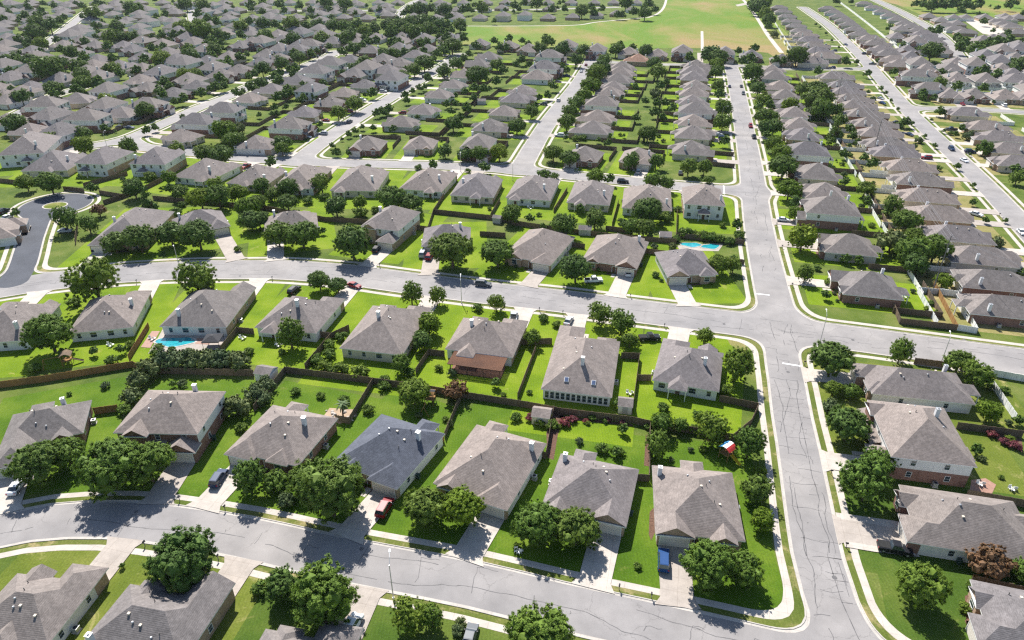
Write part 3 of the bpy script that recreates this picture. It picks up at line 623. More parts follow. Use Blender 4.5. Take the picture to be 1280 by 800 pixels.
near_house((727, 325), (797, 335), (801, 301), 'near', fromleft(7, UP), 'House with red brick gables', seed=57, gside=1, gproj=1.2, gkind='gable', brick='brick_red', lawn='lawn_bright')
near_house((833, 344), (898, 343), (897, 314), 'near', fromleft(8, UP), 'Brick corner house next to a pool', seed=58, gside=-1, gproj=1.5, gkind='gable', brick='brick_tan', patio=False, chim=False, lawn='lawn_bright')
near_house((-62, 308), (20, 296), (12, 276), 'right', 'the first house from left above the middle street', 'Grey-roofed house cut by the left edge', seed=50, gside=1, gproj=2, lawn='lawn_mid')
# row backing on to it, facing the upper cross street
BL = 'backing us along upper cross street'
L = [((-5, 195), (55, 191), (52, 172), 2, 'Large white two-storey house'), ((25, 214), (84, 213), (92, 195), 1, 'Low brown-roofed house'), ((92, 204), (132, 206), (158, 189), 2, 'White two-storey house with porch'), ((160, 205), (206, 206), (226, 190), 2, 'White two-storey house'),
     ((215, 221), (262, 226), (287, 206), 1, 'Brown-roofed house'), ((282, 229), (332, 232), (350, 213), 1, 'Brown-roofed house behind trees'), ((340, 235), (392, 236), (407, 212), 1, 'Brown hipped house'), ((412, 238), (471, 239), (478, 214), 1, 'Grey-brown hipped house'),
     ((498, 236), (552, 240), (563, 218), 1, 'House with solar panels'), ((562, 244), (617, 247), (628, 224), 1, 'Hipped house with patio nook'), ((632, 247), (688, 251), (694, 227), 1, 'White walled house'), ((708, 253), (762, 257), (766, 233), 1, 'White house with patio gable'),
     ((777, 260), (840, 264), (840, 239), 1, 'House behind a grey-green tree'), ((855, 255), (907, 258), (907, 237), 2, 'White two-storey corner house')]
for i, (a, b_, c, st, d) in enumerate(L):
    h = near_house(a, b_, c, 'far', f'the {ordn(i)} house from left {BL}', d, z=2.95 if st == 1 else 5.65, seed=60 + i, gside=1 if i % 2 else -1, gproj=2, wall='siding_white' if st == 2 else ('siding_white', 'siding_cream')[i % 2], lawn='lawn_bright')
    if i == 8:
        a_ = MB()
        for ii in range(3):
            for jj in range(4): a_.box(-1.6 + ii * 1.1, -0.6 + ii * 1.1, -2.6 + jj * 1.4, -1.3 + jj * 1.4, 0, 0.06)
        o = a_.build('solar_panel', ['solar'], h['o']); o.location = (-5.2, 0.5, 2.95 + 0.55 * 2.9); o.rotation_euler = (0, -math.atan(0.55), 0)
# ---- protos for the repeated mid and far houses
PROTO = []
for k in range(16):
    st = 2 if k % 4 == 3 else 1
    p = make_house(14.5 + (k % 3) * 0.8 if k < 10 else 12.2, 15 + (k % 4) * 1.2 if k < 10 else 19.5, st=st, seed=200 + k, roof=('roof_taupe', 'roof_grey', 'roof_taupe', 'roof_grey')[k % 4], wall='siding_white' if st == 2 else ('siding_cream', 'siding_white', 'siding_cream', 'siding_white', 'siding_grey')[k % 5], brick=('brick_tan', 'brick_red')[k % 2], gside=(-1, 1)[(k // 2) % 2], gproj=1 + k % 3, gkind=('hip', 'gable')[k % 2], detail=1)
    PROTO.append(p)
# rust roof proto
PROTO.append(make_house(14.5, 15, st=1, seed=231, roof='roof_rust', wall='siding_cream', brick='brick_tan', detail=1))
for p in PROTO: index_children(p)
used = set()
def nearest_dir(p, road):
    ln = RL[road][1]; i = np.argmin(np.hypot(ln[:, 0] - p.x, ln[:, 1] - p.y)); a, b_ = ln[max(i - 1, 0)], ln[min(i + 1, len(ln) - 1)]
    t = Vector(b_ - a).normalized(); n = Vector((-t.y, t.x)); q = Vector(ln[i]) - p.xy
    return n if n.dot(q) > 0 else -n
FARH = []
NS = Vector((math.sin(R(13.6)), math.cos(R(13.6)))); EW = Vector((NS.y, -NS.x))
def place(px, py, face, phrase, kind=None, two=None, rust=False, narrow=False, drive=True, lawn=None):
    """px,py: the middle of the roof as photographed"""
    if rust: k = 16
    elif kind is not None: k = kind
    else:
        c = [i for i in range(16) if ((i % 4 == 3) == bool(two)) and ((i >= 10) == bool(narrow))]; k = random.choice(c)
    p = PROTO[k]; zz = 7.4 if k % 4 == 3 and k < 16 else 4.7; g_ = G(px, py, zz)
    f = nearest_dir(g_, face) if isinstance(face, str) else face
    FARH.append((g_, f, k, phrase, drive, lawn))
def row(pts, face, phrase, **kw):
    twos = kw.pop('twos', ()); rusts = kw.pop('rusts', ())
    for i, (x, y) in enumerate(pts): place(x, y, face, phrase.format(o=ordn(i)), two=i in twos, rust=i in rusts, **kw)
def T8(ox, oy, s): 
    v = [float(t) for t in s.replace(';', ',').split(',')]; return [(ox + v[i] / 8, oy + v[i + 1] / 8) for i in range(0, len(v), 2)]
row([(1087, 350), (1061, 301), (1040, 254), (1030, 236), (1021, 212), (1010, 184), (1004, 166), (998, 153), (992, 139), (986, 128), (981, 117), (976, 106), (968, 94), (964, 87)], -EW, 'the {o} house up the right side of the long street', twos=(2, 5), lawn='lawn_bright')
row([(863, 183), (866, 164), (866, 149), (870, 134), (865, 124), (867, 114), (869, 105), (866, 95), (867, 88), (870, 81)], EW, 'the {o} house up the left side of the long street', twos=(3,), lawn='lawn_bright')
row([(741, 158), (747, 144), (753, 125), (762, 113), (767, 106), (772, 98), (775, 90), (777, 83), (780, 72)], -EW, 'the {o} house up the right side of the second street', twos=(2,), rusts=(8,), lawn='lawn_bright')
row([(612, 155), (630, 137), (645, 121), (653, 111), (661, 103), (671, 94), (681, 82), (687, 68)], 'second', 'the {o} house up the left side of the second street', twos=(4, 6, 7), lawn='lawn_bright')
row([(502, 150), (529, 135), (549, 116), (566, 104), (580, 92), (598, 79), (611, 70)], 'slanting', 'the {o} house up the right side of the slanting street', twos=(), lawn='lawn_bright')
row([(330, 176), (362, 152), (380, 138), (413, 126), (430, 114), (456, 104), (484, 87), (500, 78), (519, 68), (535, 60)], 'slanting', 'the {o} house up the left side of the slanting street', twos=(1,), lawn='lawn_bright')
row([(460, 177), (526, 176), (597, 176)], 'upper', 'the {o} house from left facing us above the upper cross street', twos=(2,), lawn='lawn_bright')
row([(731, 190), (797, 192)], 'upper', 'the {o} house right of the second street facing the upper cross street', lawn='lawn_bright')
row([(219, 166), (246, 147), (280, 133), (312, 121), (340, 110), (372, 100), (395, 87), (413, 77), (438, 74), (464, 62)], 'leftfar', 'the {o} house up the right side of the curving far-left street', twos=(1, 2, 6, 7), lawn='lawn_mid')
row([(189, 127), (218, 114), (247, 105), (277, 92), (300, 86), (327, 77), (349, 72), (370, 60), (387, 54)], 'leftfar', 'the {o} house up the left side of the curving far-left street', twos=(0, 7, 8), lawn='lawn_mid')
row([(1255, 377), (1243, 345), (1226, 315), (1197, 288), (1174, 263), (1160, 241), (1150, 221), (1138, 204), (1118, 187), (1108, 176), (1100, 163), (1092, 151), (1082, 139), (1073, 129), (1066, 121), (1060, 112), (1055, 104), (1046, 94)], EW, 'the {o} house up the left side of the right diagonal street', narrow=True, lawn='lawn_dry')
row([(1274, 199), (1264, 183), (1250, 168), (1234, 155), (1210, 138), (1156, 106)], -EW, 'the {o} house up the right side of the right diagonal street', narrow=True, twos=(5,), lawn='lawn_dry')
row([(1135, 91), (1120, 79), (1112, 73), (1104, 66), (1097, 60), (1090, 53), (1083, 47), (1076, 41), (1070, 35), (1063, 29), (1057, 24), (1050, 19), (1043, 14), (1035, 9)], 'diagonal', 'the {o} house up the far right side of the diagonal street', narrow=True, twos=(0,), drive=True, lawn='lawn_dry')
row([(1036, 76), (1030, 69), (1024, 63), (1018, 56), (1012, 49), (1006, 43), (1001, 37), (995, 31), (989, 25), (984, 19), (979, 13), (974, 8)], 'diagonal', 'the {o} house up the far left side of the diagonal street', narrow=True, drive=True, lawn='lawn_dry')
row([(1203, 70), (1195, 64), (1186, 58), (1177, 53), (1167, 47), (1157, 42), (1148, 37), (1140, 32), (1132, 28), (1122, 23), (1113, 18), (1103, 13), (1092, 8), (1080, 3)], 'farright', 'the {o} house up the row left of the far-right street', narrow=True, drive=True, lawn='lawn_dry')
row([(348, 42), (376, 39), (407, 42), (446, 46), (470, 46), (500, 50), (530, 47), (561, 53), (600, 53), (636, 56), (661, 60), (709, 55), (746, 60), (786, 64), (822, 66), (853, 62), (906, 64), (939, 68), (977, 73)], -NS, 'the {o} house from left backing on to the open field', twos=(1, 2, 6, 11, 12, 15, 16), drive=False)
row([(1186, 115), (1217, 116), (1255, 117), (1284, 118)], -NS, 'the {o} house from left facing the short side street at right', drive=True, lawn='lawn_dry')
FR_ = 'at far right'
row([(1161, 93), (1195, 96), (1231, 97), (1268, 98)], NS, 'the {o} house in the row behind the short side street', lawn='lawn_dry', drive=False)
row(T8(1120, 0, '330,150;450,190;580,160;700,160;890,160;1090,150;1220,160'), NS, 'the {o} roof in the top row at far right', drive=False)
row(T8(1120, 0, '500,240;600,275;700,305;1020,200;1090,225;1160,250;1230,310'), EW, 'the {o} roof around the pale building pad at far right', narrow=True, drive=False)
row(T8(1120, 0, '870,390;960,380;1050,370;1130,380;1060,485;1210,480;1190,570'), -NS, 'the {o} house below the pale building pad at far right', twos=(4, 5), drive=False)
row(T8(1120, 0, '540,665;600,615;790,620;920,660;1050,680;1160,730;1265,740'), NS, 'the {o} house in the tree-filled patch at far right', twos=(2,), drive=False)
AL = 'at the upper left'
row([(8, 54), (41, 62), (80, 55), (120, 56), (155, 56), (166, 61), (204, 54), (242, 52), (301, 56), (316, 51), (327, 50)], -NS, 'the {o} house from left, fourth roof line ' + AL, twos=(7, 10), drive=False)
row([(8, 70), (77, 75), (117, 80), (150, 81), (179, 70), (210, 64), (231, 76), (260, 75), (287, 70)], NS, 'the {o} house from left, fifth roof line ' + AL, twos=(6,), drive=False)
row([(15, 95), (40, 107), (77, 97), (92, 103), (135, 108), (176, 99), (201, 88)], NS, 'the {o} house from left, sixth roof line ' + AL, twos=(4, 6), drive=False)
row([(10, 148), (57, 126), (97, 122), (38, 160), (21, 176), (108, 142), (153, 139)], 'leftlane', 'the {o} house in the left-edge cluster above the cul-de-sac', twos=(1, 4, 5), lawn='lawn_mid', drive=False)
row([(10, 46), (36, 31), (60, 20), (77, 16), (132, 41), (122, 29), (152, 27), (209, 42), (280, 37), (315, 40)], -NS, 'the {o} house from left, third roof line ' + AL, drive=False)
row([(17, 12), (41, 17), (87, 6), (141, 16), (150, 10), (185, 24), (217, 24), (252, 22), (269, 14), (285, 21), (297, 11), (316, 21), (337, 20), (350, 21)], -NS, 'the {o} house from left, second roof line ' + AL, twos=(5, 6, 9), drive=False)
row([(371, 20), (402, 16), (430, 20), (459, 21), (486, 17), (517, 19), (545, 20), (572, 21), (600, 20), (629, 17), (656, 16), (685, 20), (716, 19), (746, 17), (771, 15), (790, 10)], NS, 'the {o} house along the far side of the field path', twos=(1, 9, 10), drive=False)
row([(330, 11), (360, 11), (387, 9), (417, 10), (442, 11), (470, 9), (527, 7), (552, 6), (579, 7), (606, 10), (627, 8), (687, 9), (710, 6), (735, 5), (210, 7), (280, 6)], -NS, 'the {o} house along the top edge', drive=False)
row([(10 + 27 * i + (i * 7) % 5, 1.5) for i in range(30)], -NS, 'the {o} house on the horizon edge', drive=False)
fr = random.Random(21); infill = []
for _ in range(5000):
    px, py = fr.uniform(-10, 590), fr.uniform(3, 118); g_ = G(px, py, 4.7)
    if any((g_.xy - t[0].xy).length < 22.5 for t in FARH) or any((g_.xy - h['c']).length < 22 for h in HOUSES) or any((g_.xy - t.xy).length < 27 for t, *_ in infill) or sd1(g_) < 10: continue
    if 575 < px or (440 < px and 18 < py < 45): continue
    infill.append((g_, px, py))
nleft = len(infill)
for _ in range(4000):
    px, py = fr.uniform(1120, 1300), fr.uniform(19, 126); g_ = G(px, py, 4.7)
    if any((g_.xy - t[0].xy).length < 19 for t in FARH) or any((g_.xy - t[0].xy).length < 23 for t in infill) or sd1(g_) < 10 or (1200 < px < 1292 and 22 < py < 48): continue
    infill.append((g_, px, py))
infill.sort(key=lambda t: t[1])
for i, (g_, px, py) in enumerate(infill):
    band = 'upper' if py < 60 else 'lower'
    place(px, py, -NS if fr.random() < 0.5 else NS, f"number {i + 1} from left among infill houses {'right of the diagonal street' if px > 1000 else 'left of the field'}", two=fr.random() < 0.4, drive=False)
for px, py in ((28, 112), (64, 140), (75, 160), (132, 127), (12, 122)): place(px, py, -NS, f'the house at the left edge {"near" if py > 130 else "beyond"} the lane, {ordn(int(px) % 19)} along', two=px > 60, drive=False)
# drop overlaps (further ones give way)
kept = []
for t in FARH:
    if all((t[0].xy - q[0].xy).length > 10.5 for q in kept) and all((t[0].xy - h['c']).length > 15 for h in HOUSES) and sd1(t[0]) > -2: kept.append(t)
for t in kept:
    pass
kept.sort(key=lambda t: t[0].y); nind = 300 - len(HOUSES)
first = set()
FEN = []
for i, (g_, f, k, phrase, drive, lawn) in enumerate(kept[:nind]):
    # houses parallel to an odd seed angle
    p = PROTO[k]
    if k not in first: o = p; first.add(k)
    else: o = copy_tree(p)
    dd = sd1(g_); D = p['D']
    c = Vector(g_.xy)
    if c.y > 470 and not first.__contains__(-1): o.scale = (1.1, 1.1, 1.12)
    if drive and dd < D / 2 + 4.2: c = c - f * (D / 2 + 4.2 - dd)
    o.location = (c.x, c.y, 0); o.rotation_euler = (0, 0, math.atan2(f.y, f.x) + math.pi / 2)
    stt = 'Two-storey' if (k % 4 == 3 and k < 16) else 'One-storey'
    rn = 'rust-red roofed' if k == 16 else ('taupe-roofed', 'grey-roofed', 'taupe-roofed', 'grey-roofed')[k % 4]
    W = p['W']; sp = 10.5
    h = register(o, phrase, f'{stt} {rn}', drive and c.y < 900, lawn if c.y < 900 else None, ((sp, sp), D / 2 + 9, D / 2 + 9)); h['lawn'] = lawn
    if c.y < 900 and lawn: FEN.append(h)
# the remaining far houses as one mass
if len(kept) > nind:
    V, F, Mi = [], [], []
    mats = ['roof_grey', 'trim_white', 'siding_white', 'siding_cream', 'brick_tan']
    mb = MB()
    for g_, f, k, *_ in kept[nind:]:
        p = PROTO[k]; W, D = p['W'], p['D']; st = 2 if k % 4 == 3 and k < 16 else 1; ez = 2.95 if st == 1 else 5.65
        a = MB(); roof_prism(a, -W / 2, W / 2, -D / 2, D / 2, ez, 0.55, 'y' if D >= W else 'x', 'hip', 'hip', gm=4); roof_prism(a, 0, W / 2 - 0.03, -D / 2 - 2, -D / 2 + W / 4, 2.96, 0.55, 'y', 'hip', 'open', gm=4)
        a.box(-W / 2 + .45, W / 2 - .45, -D / 2 + .45, D / 2 - .45, 0, ez - 0.1, 2 + k % 3); a.box(0.45, W / 2 - 0.5, -D / 2 - 1.5, -D / 2 + 0.46, 0, 2.85, 2 + (k + 1) % 3)
        rz = math.atan2(f.y, f.x) + math.pi / 2; cs, sn = math.cos(rz), math.sin(rz); n = len(mb.v)
        mb.v += [(g_.x + x * cs - y * sn, g_.y + x * sn + y * cs, z) for x, y, z in a.v]; mb.f += [tuple(n + i for i in q) for q in a.f]; mb.m += a.m
    o = mb.build('distant_houses', mats); o['kind'] = 'stuff'; tag(o, 'Most distant grey-roofed houses blending together near the top edge', 'houses')
for i, p in enumerate(PROTO):
    if i not in first:
        for c in kids(p):
            for d in kids(c):
                for e in kids(d): bpy.data.objects.remove(e)
                bpy.data.objects.remove(d)
            bpy.data.objects.remove(c)
        bpy.data.objects.remove(p)

# ------------------------------------------------------------ naming by neighbourhood
def by_house(p, maxd=80):
    h = min(HOUSES, key=lambda h: (h['c'] - p.xy).length - (h['W'] + h['D']) / 4); q = p.xy - h['c']; a, b_ = q.dot(h['f']) - h['D'] / 2, q.dot(h['r'])
    if a > 0: rel = 'in front of'
    elif a < -h['D']: rel = 'behind'
    else: rel = 'beside'
    return h, rel
def relabel(items):
    """items: (obj, key prefix, house, rel, px, category, group, make(pos)) - count look-alikes per spot and tell them apart left to right"""
    spots = {}
    for it in items: spots.setdefault((it[1], it[2]['phrase'], it[3]), []).append(it)
    for (adj, ph, rel), L_ in spots.items():
        L_.sort(key=lambda t: t[4]); n = len(L_)
        for i, t in enumerate(L_):
            pre = ''
            if n == 2: pre = ('left-hand', 'right-hand')[i]
            elif n == 3: pre = ('leftmost', 'middle', 'rightmost')[i]
            elif n > 3: pre = 'leftmost' if i == 0 else ('rightmost' if i == n - 1 else ordn(i) + '-from-left')
            lab = f'{pre} {adj} {rel} {ph}'
            wds = lab.split()
            if len(wds) > 16: lab = lab.replace(' the ', ' '); wds = lab.split()
            if len(wds) > 16: lab = lab.replace('in front of', 'before').replace(' to us', '').replace(' side', '')
            lab = ' '.join(lab.split()); tag(t[0], lab[0].upper() + lab[1:], t[5], t[6])

# ------------------------------------------------------------ trees
def ico_pts():
    t = (1 + 5 ** .5) / 2; v = [(-1, t, 0), (1, t, 0), (-1, -t, 0), (1, -t, 0), (0, -1, t), (0, 1, t), (0, -1, -t), (0, 1, -t), (t, 0, -1), (t, 0, 1), (-t, 0, -1), (-t, 0, 1)]
    f = [(0, 11, 5), (0, 5, 1), (0, 1, 7), (0, 7, 10), (0, 10, 11), (1, 5, 9), (5, 11, 4), (11, 10, 2), (10, 7, 6), (7, 1, 8), (3, 9, 4), (3, 4, 2), (3, 2, 6), (3, 6, 8), (3, 8, 9), (4, 9, 5), (2, 4, 11), (6, 2, 10), (8, 6, 7), (9, 8, 1)]
    v = np.array(v, float); return v / np.linalg.norm(v[0]), f
ICO = ico_pts()
def crown_arrays(seed, nl, leaves, ls, zs=0.85, spread=1.0, loose=0.0, cone=False, core=0.74, per=26, tuft=0.055):
    rs = np.random.RandomState(seed); lobes = []
    for i in range(nl):
        t = rs.rand() * 2 * math.pi; z = rs.uniform(-0.6, 1.0); rr = math.sqrt(max(0.02, 1 - z * z)); k = rs.uniform(0.45, 0.78)
        if cone: zz = rs.uniform(-1, 1); rr = (1 - zz) / 2 * 0.8; lobes.append((rr * math.cos(t), rr * math.sin(t), zz * 1.3, 0.22 + 0.18 * (1 - zz) / 2)); continue
        lobes.append((rr * math.cos(t) * k * spread, rr * math.sin(t) * k * spread, z * k * zs, rs.uniform(0.24, 0.42)))
    if not cone: lobes.append((0, 0, 0, 0.6))
    lobes = np.array(lobes); wgt = lobes[:, 3] ** 2; wgt /= wgt.sum(); idx = rs.choice(len(lobes), leaves, p=wgt)
    nt_ = max(60, leaves // per); idx = rs.choice(len(lobes), nt_, p=wgt)
    td = rs.normal(size=(nt_, 3)); td[:, 2] += 0.25; td /= np.linalg.norm(td, axis=1)[:, None]
    rad = lobes[idx, 3] * (1.0 - 0.16 * rs.rand(nt_) + (rs.rand(nt_) ** 3) * (0.22 + loose))
    tc = lobes[idx, :3] + td * rad[:, None]; keep = np.ones(nt_, bool)
    for l in lobes: keep &= ~((np.linalg.norm(tc - l[:3], axis=1) < l[3] * 0.8))
    tc = tc[keep]; td = td[keep]; k_ = rs.randint(0, len(tc), leaves); ts = rs.uniform(0.6, 1.25, len(tc)) * tuft
    off_ = rs.normal(size=(leaves, 3)) * 0.55; off_ += td[k_] * np.abs(rs.normal(size=(leaves, 1))) * 0.6
    c = tc[k_] + off_ * ts[k_, None]; d = td[k_]
    keep = np.ones(leaves, bool)
    c = c[keep]; d = d[keep]; n = len(c)
    out = c / (np.linalg.norm(c, axis=1)[:, None] + 1e-6)
    nrm = d * 0.9 + out * 0.3 + rs.normal(size=(n, 3)) * 0.4; nrm[:, 2] += 0.25; nrm /= np.linalg.norm(nrm, axis=1)[:, None]
    a = np.cross(nrm, rs.normal(size=(n, 3))); a /= np.linalg.norm(a, axis=1)[:, None]; b_ = np.cross(nrm, a)
    s = ls * rs.uniform(0.55, 1.3, n)[:, None]
    v = np.stack([c - a * s, c - b_ * s * 0.55 + nrm * s * 0.15, c + a * s, c + b_ * s * 0.55 + nrm * s * 0.15], 1).reshape(-1, 3)
    f = np.arange(4 * n).reshape(n, 4).tolist(); v = v.tolist()
    for l in lobes:
        k = len(v); v += (ICO[0] * l[3] * core + l[:3]).tolist(); f += [[k + i for i in q] for q in ICO[1]]
    return v, f
def crown(seed, *a, mat='leaf_dark', **k):
    v, f = crown_arrays(seed, *a, **k); me = bpy.data.meshes.new('crown'); me.from_pydata(v, [], f); me.materials.append(M[mat]); me.update(); return me
def trunk_mesh(seed, h, multi=False):
    """height h below the crown centre, unit crown radius"""
    rs = random.Random(seed); a = MB(); t = 0.055; a.tube((0, 0, -h), (0.02, 0.01, -h * 0.45), t * 1.25, t, 8); top = (0.02, 0.01, -h * 0.45)
    for i in range(6):
        an = i * 1.05 + rs.random(); m_ = (0.3 * math.cos(an), 0.3 * math.sin(an), rs.uniform(-0.3, 0.1)); a.tube(top, m_, t * 0.8, t * 0.4, 6); a.tube(m_, (m_[0] * 2, m_[1] * 2, m_[2] + 0.35), t * 0.4, t * 0.15, 5)
    return a.mesh('trunk', ['bark'])
# kinds: (near crowns, mid crowns, height factor of centre, material, adjective, vertical scale)
CR = {
 'o': [crown(1, 34, 26000, .032, zs=.8), crown(2, 30, 26000, .032, zs=.75), crown(3, 40, 26000, .03, zs=.85, loose=.1)],
 'y': [crown(11, 26, 17000, .034, zs=.9, loose=.35, core=.6), crown(12, 30, 17000, .034, zs=.95, loose=.3, core=.6)],
 's': [crown(21, 18, 7000, .05, zs=.7), crown(22, 22, 7000, .05, zs=.65, spread=1.1)],
 'c': [crown(31, 40, 9000, .05, cone=True)],
 'om': [crown(41, 26, 6500, .055, zs=.8, per=16, tuft=.08), crown(42, 24, 6500, .055, zs=.78, per=16, tuft=.08), crown(43, 28, 6500, .055, zs=.85, loose=.15, per=16, tuft=.08)],
}
TR = {'tall': trunk_mesh(1, 1.25), 'low': trunk_mesh(2, 0.95), 'tree': trunk_mesh(3, 1.12)}
KIND = {  # crown set, trunk key, centre height / radius, z scale, material, words, category
 'o': ('o', 'tree', 0.98, .95, 'leaf_dark', 'broad dark green tree', 'tree'), 'y': ('y', 'tall', 1.12, 1.05, 'leaf_mid', 'loose mid-green tree', 'tree'),
 'l': ('o', 'tree', 1.0, .98, 'leaf_lime', 'bright lime-green tree', 'tree'), 's': ('s', 'low', .62, .85, 'leaf_mid', 'low green bush', 'bush'),
 'g': ('s', 'low', .7, 1.0, 'leaf_grey', 'dense grey-green bush', 'bush'), 'c': ('c', 'low', 1.2, 1.1, 'leaf_dark', 'dark conical tree', 'tree'),
 'r': ('s', 'tree', .95, .95, 'leaf_red', 'reddish brown small tree', 'tree'), 'f': ('s', 'low', .6, .85, 'leaf_rose', 'pink-flowering bush', 'bush'), }
TREES = []
def tr(s, kd='o', ox=0, oy=0, sc=1.0):
    for t in s.split(';'):
        if not t.strip(): continue
        q = t.strip().split(','); k = kd
        if q[-1] in KIND: k = q.pop()
        x, y, r_ = (float(a) for a in q); TREES.append((ox + x / sc, oy + y / sc, r_ / sc, k))
tr('116,350,30,y;60,416,27;242,350,23,y;92,377,8,s;117,439,7,r;139,450,8,s;198,434,7,s;186,460,16,g;172,475,14,g;163,495,13,g;210,450,17,g;230,449,17,g;252,450,17,g;275,450,16,g;297,451,16,g;155,512,9,s;43,460,8,s;290,508,18,g;318,490,14,g;302,534,8,s;332,480,13,g;327,497,12,g')
tr('45,580,27;82,565,21;135,580,35;184,580,27;310,597,20,y;343,602,17,s;357,625,11,g;412,612,40;380,597,18;532,632,25;576,635,24,l;517,488,20;570,488,15,r;460,511,8,s')
tr('399,350,13.5;422,356,12;362,417,18,y;514,367,14,y;546,370,11,y;597,384,7,s;620,378,11,y;535,405,15,l;527,426,13;412,430,8,s;411,442,9,s;396,449,9,s;406,457,10,s;426,460,11,s;450,464,12,s;427,420,8,s;501,455,12,y;511,465,8,s;480,482,8,s;562,497,4,s;629,493,4,s')
tr('679,397,7,s;696,405,6,s;666,422,10,y;750,391,14,y;777,402,16,y;787,425,10;881,420,10,y;922,456,21,y;906,487,9,s;770,502,8,y;662,490,4,s;827,529,14,y;851,532,9,y;890,534,20,y;868,536,8,s;937,555,18,y;821,555,15,y;779,536,8,l;810,533,5,s;946,612,17;953,650,14,l;950,587,8,s;672,652,27;720,660,26;886,707,30;930,710,22;872,662,8,l;707,527,8,f;716,524,6,f;663,521,7,f;698,533,4,s;760,525,4,f;778,528,4,f;740,522,5,s;732,526,4,f;797,707,5,s;646,683,5,s')
tr('228,702,38;352,733,20;402,746,38;325,735,10,s;512,768,20,y;540,772,15,y;572,788,8,g;576,778,7,g;676,790,34;152,707,4,r;335,725,4,l')
tr('1041,447,26;1127,439,16,y;1200,452,18;1222,468,18;1042,485,11;1065,488,11;1237,515,15,l;1007,342,11,y;1032,368,7,l;1022,335,5,s;1037,352,6,s;1062,530,26;1040,507,10,g;1085,600,27,y;1098,578,18,y;1240,542,6,f;1256,552,6,f;1270,557,7,f;1263,548,5,s;1152,732,27;1240,704,23,r;1277,700,16;1217,740,7,s;1217,762,7,s;1256,487,6,s')
tr('62,228,15;32,228,11;80,272,15,y;22,265,7,l;110,280,11,y;123,262,9,r;115,235,8,l;99,221,5,y;167,235,13;185,252,11,c;212,236,8,l;225,241,10;212,221,9,l;188,220,8,s;228,255,5,s;220,265,8,s;205,273,5,s;205,282,4,s;192,288,4,s;250,246,15,l;272,245,16;297,242,12,l;310,257,15,l;313,274,14;270,230,9,l;293,233,6,s;147,297,15;173,297,19;212,290,17;247,293,20;297,311,5,s;160,184,11,y;103,183,10,l;257,190,13;275,192,14;220,185,8,y')
tr('322,253,11;360,235,13;397,228,11,y;359,252,12;342,243,9;327,232,11;420,258,13;450,253,9,l;450,265,9,s;488,246,18;512,253,14;522,265,8;325,273,12;377,291,19;347,293,16;440,303,22;402,288,5,y;565,310,26;622,315,20;640,267,13;339,201,8,y;352,186,9;463,204,4,s;525,206,5,s;542,205,7;605,209,8,l;585,213,4,s;420,189,6,y;437,189,5,y;556,189,9;584,190,9;602,189,10;624,190,11,l;404,246,6,s;385,250,7,s;470,262,6,s')
tr('692,190,12;715,194,12;680,217,8,s;693,220,6,s;744,221,10,l;762,224,8;792,197,10,y;814,201,9,y;861,209,10,y;881,209,9,y;817,226,10,y;832,229,9,y;885,230,7,s;810,260,18;726,259,7,c;662,272,7,y;704,281,17;744,274,13;679,283,5,r;780,281,8;790,283,11;805,283,13;832,271,9,s;812,295,5,r;845,298,6,s;857,290,9,s;870,293,7,s;880,294,8,s;890,296,8,s;900,298,7,s;912,301,7,s;925,293,7,s;922,280,8,l;867,262,5,s;720,335,20;866,330,14;917,332,9,y;917,322,5,y;820,343,5,s;830,350,3,s')
tr('980,207,17;987,236,14,l;997,255,10;994,267,9,l;1004,297,17,l;1055,227,7,l;1082,235,11;1085,252,8;1117,255,11,y;1110,265,8,s;1135,275,17;1115,302,20,g;1142,315,19;1170,310,19;1145,330,15;1142,295,12;1180,350,11,l;1055,317,7;1072,320,7;1055,192,7,l;1080,197,7;1092,203,8,y;1185,233,5,s;1197,207,5,y;1217,231,4,y;1217,252,5,y;1232,274,5,y;1257,275,4,y;1245,302,9,g;1270,340,8,s;1270,212,8;1272,222,9;1237,185,9,y;1172,210,5,s')
e = 8.0
tr('80,170,80;190,160,80;330,160,50;540,75,80;600,130,45;720,110,45;130,420,110;550,600,85;700,530,80;1060,210,80,l;1000,270,50;1045,480,50,l;830,650,90,l;820,20,80;1155,510,18,y', 'o', 0, 100, e)
tr('160,300,90;220,270,60;140,500,50;200,470,45;465,220,50;550,190,65;740,130,60;880,70,55;950,60,50,l;650,140,35;820,90,40;1090,130,60;1145,115,40;530,365,30;960,510,110,l;1170,610,90;1090,480,70,g;490,690,70,y;1010,600,70;410,70,50;330,60,40,l;30,680,70,y', 'o', 160, 100, e)
tr('280,150,60;50,40,60;460,190,40;530,150,45;410,210,30;30,350,35;190,270,45;210,330,35;160,340,35;300,270,40;390,100,40;670,30,40;45,650,40,c;250,630,80;330,620,50,l;820,330,80;1000,240,80;1170,130,60;1090,150,30,r;310,500,25,c;640,440,40,y;620,500,30,y;760,650,35,y;945,690,30,y;860,590,22,y;930,540,40;990,510,40;1060,470,35;1210,330,50;1260,310,50;1170,480,40;820,720,30,s', 'o', 320, 100, e)
tr('50,280,55,y;10,330,40;280,110,40;210,150,45;230,200,45,l;355,80,40;405,70,35;90,490,45;185,430,22,c;360,350,30;700,160,40;630,240,45;715,240,40;890,180,50;810,120,40;830,280,65;670,310,50,l;690,440,80;760,370,50;750,450,60;1000,90,60;900,80,50;1130,10,50;1240,470,40,c;1180,520,35', 'o', 480, 100, e)
tr('270,180,45;360,150,50;410,60,50;190,320,70;235,260,45;50,450,90;640,240,80;590,310,80;550,420,90;790,50,90,l;720,150,70,l;540,580,30;640,580,40,s;710,570,40,s;860,600,35;960,630,45;1240,70,40;1240,380,50', 'o', 640, 100, e)
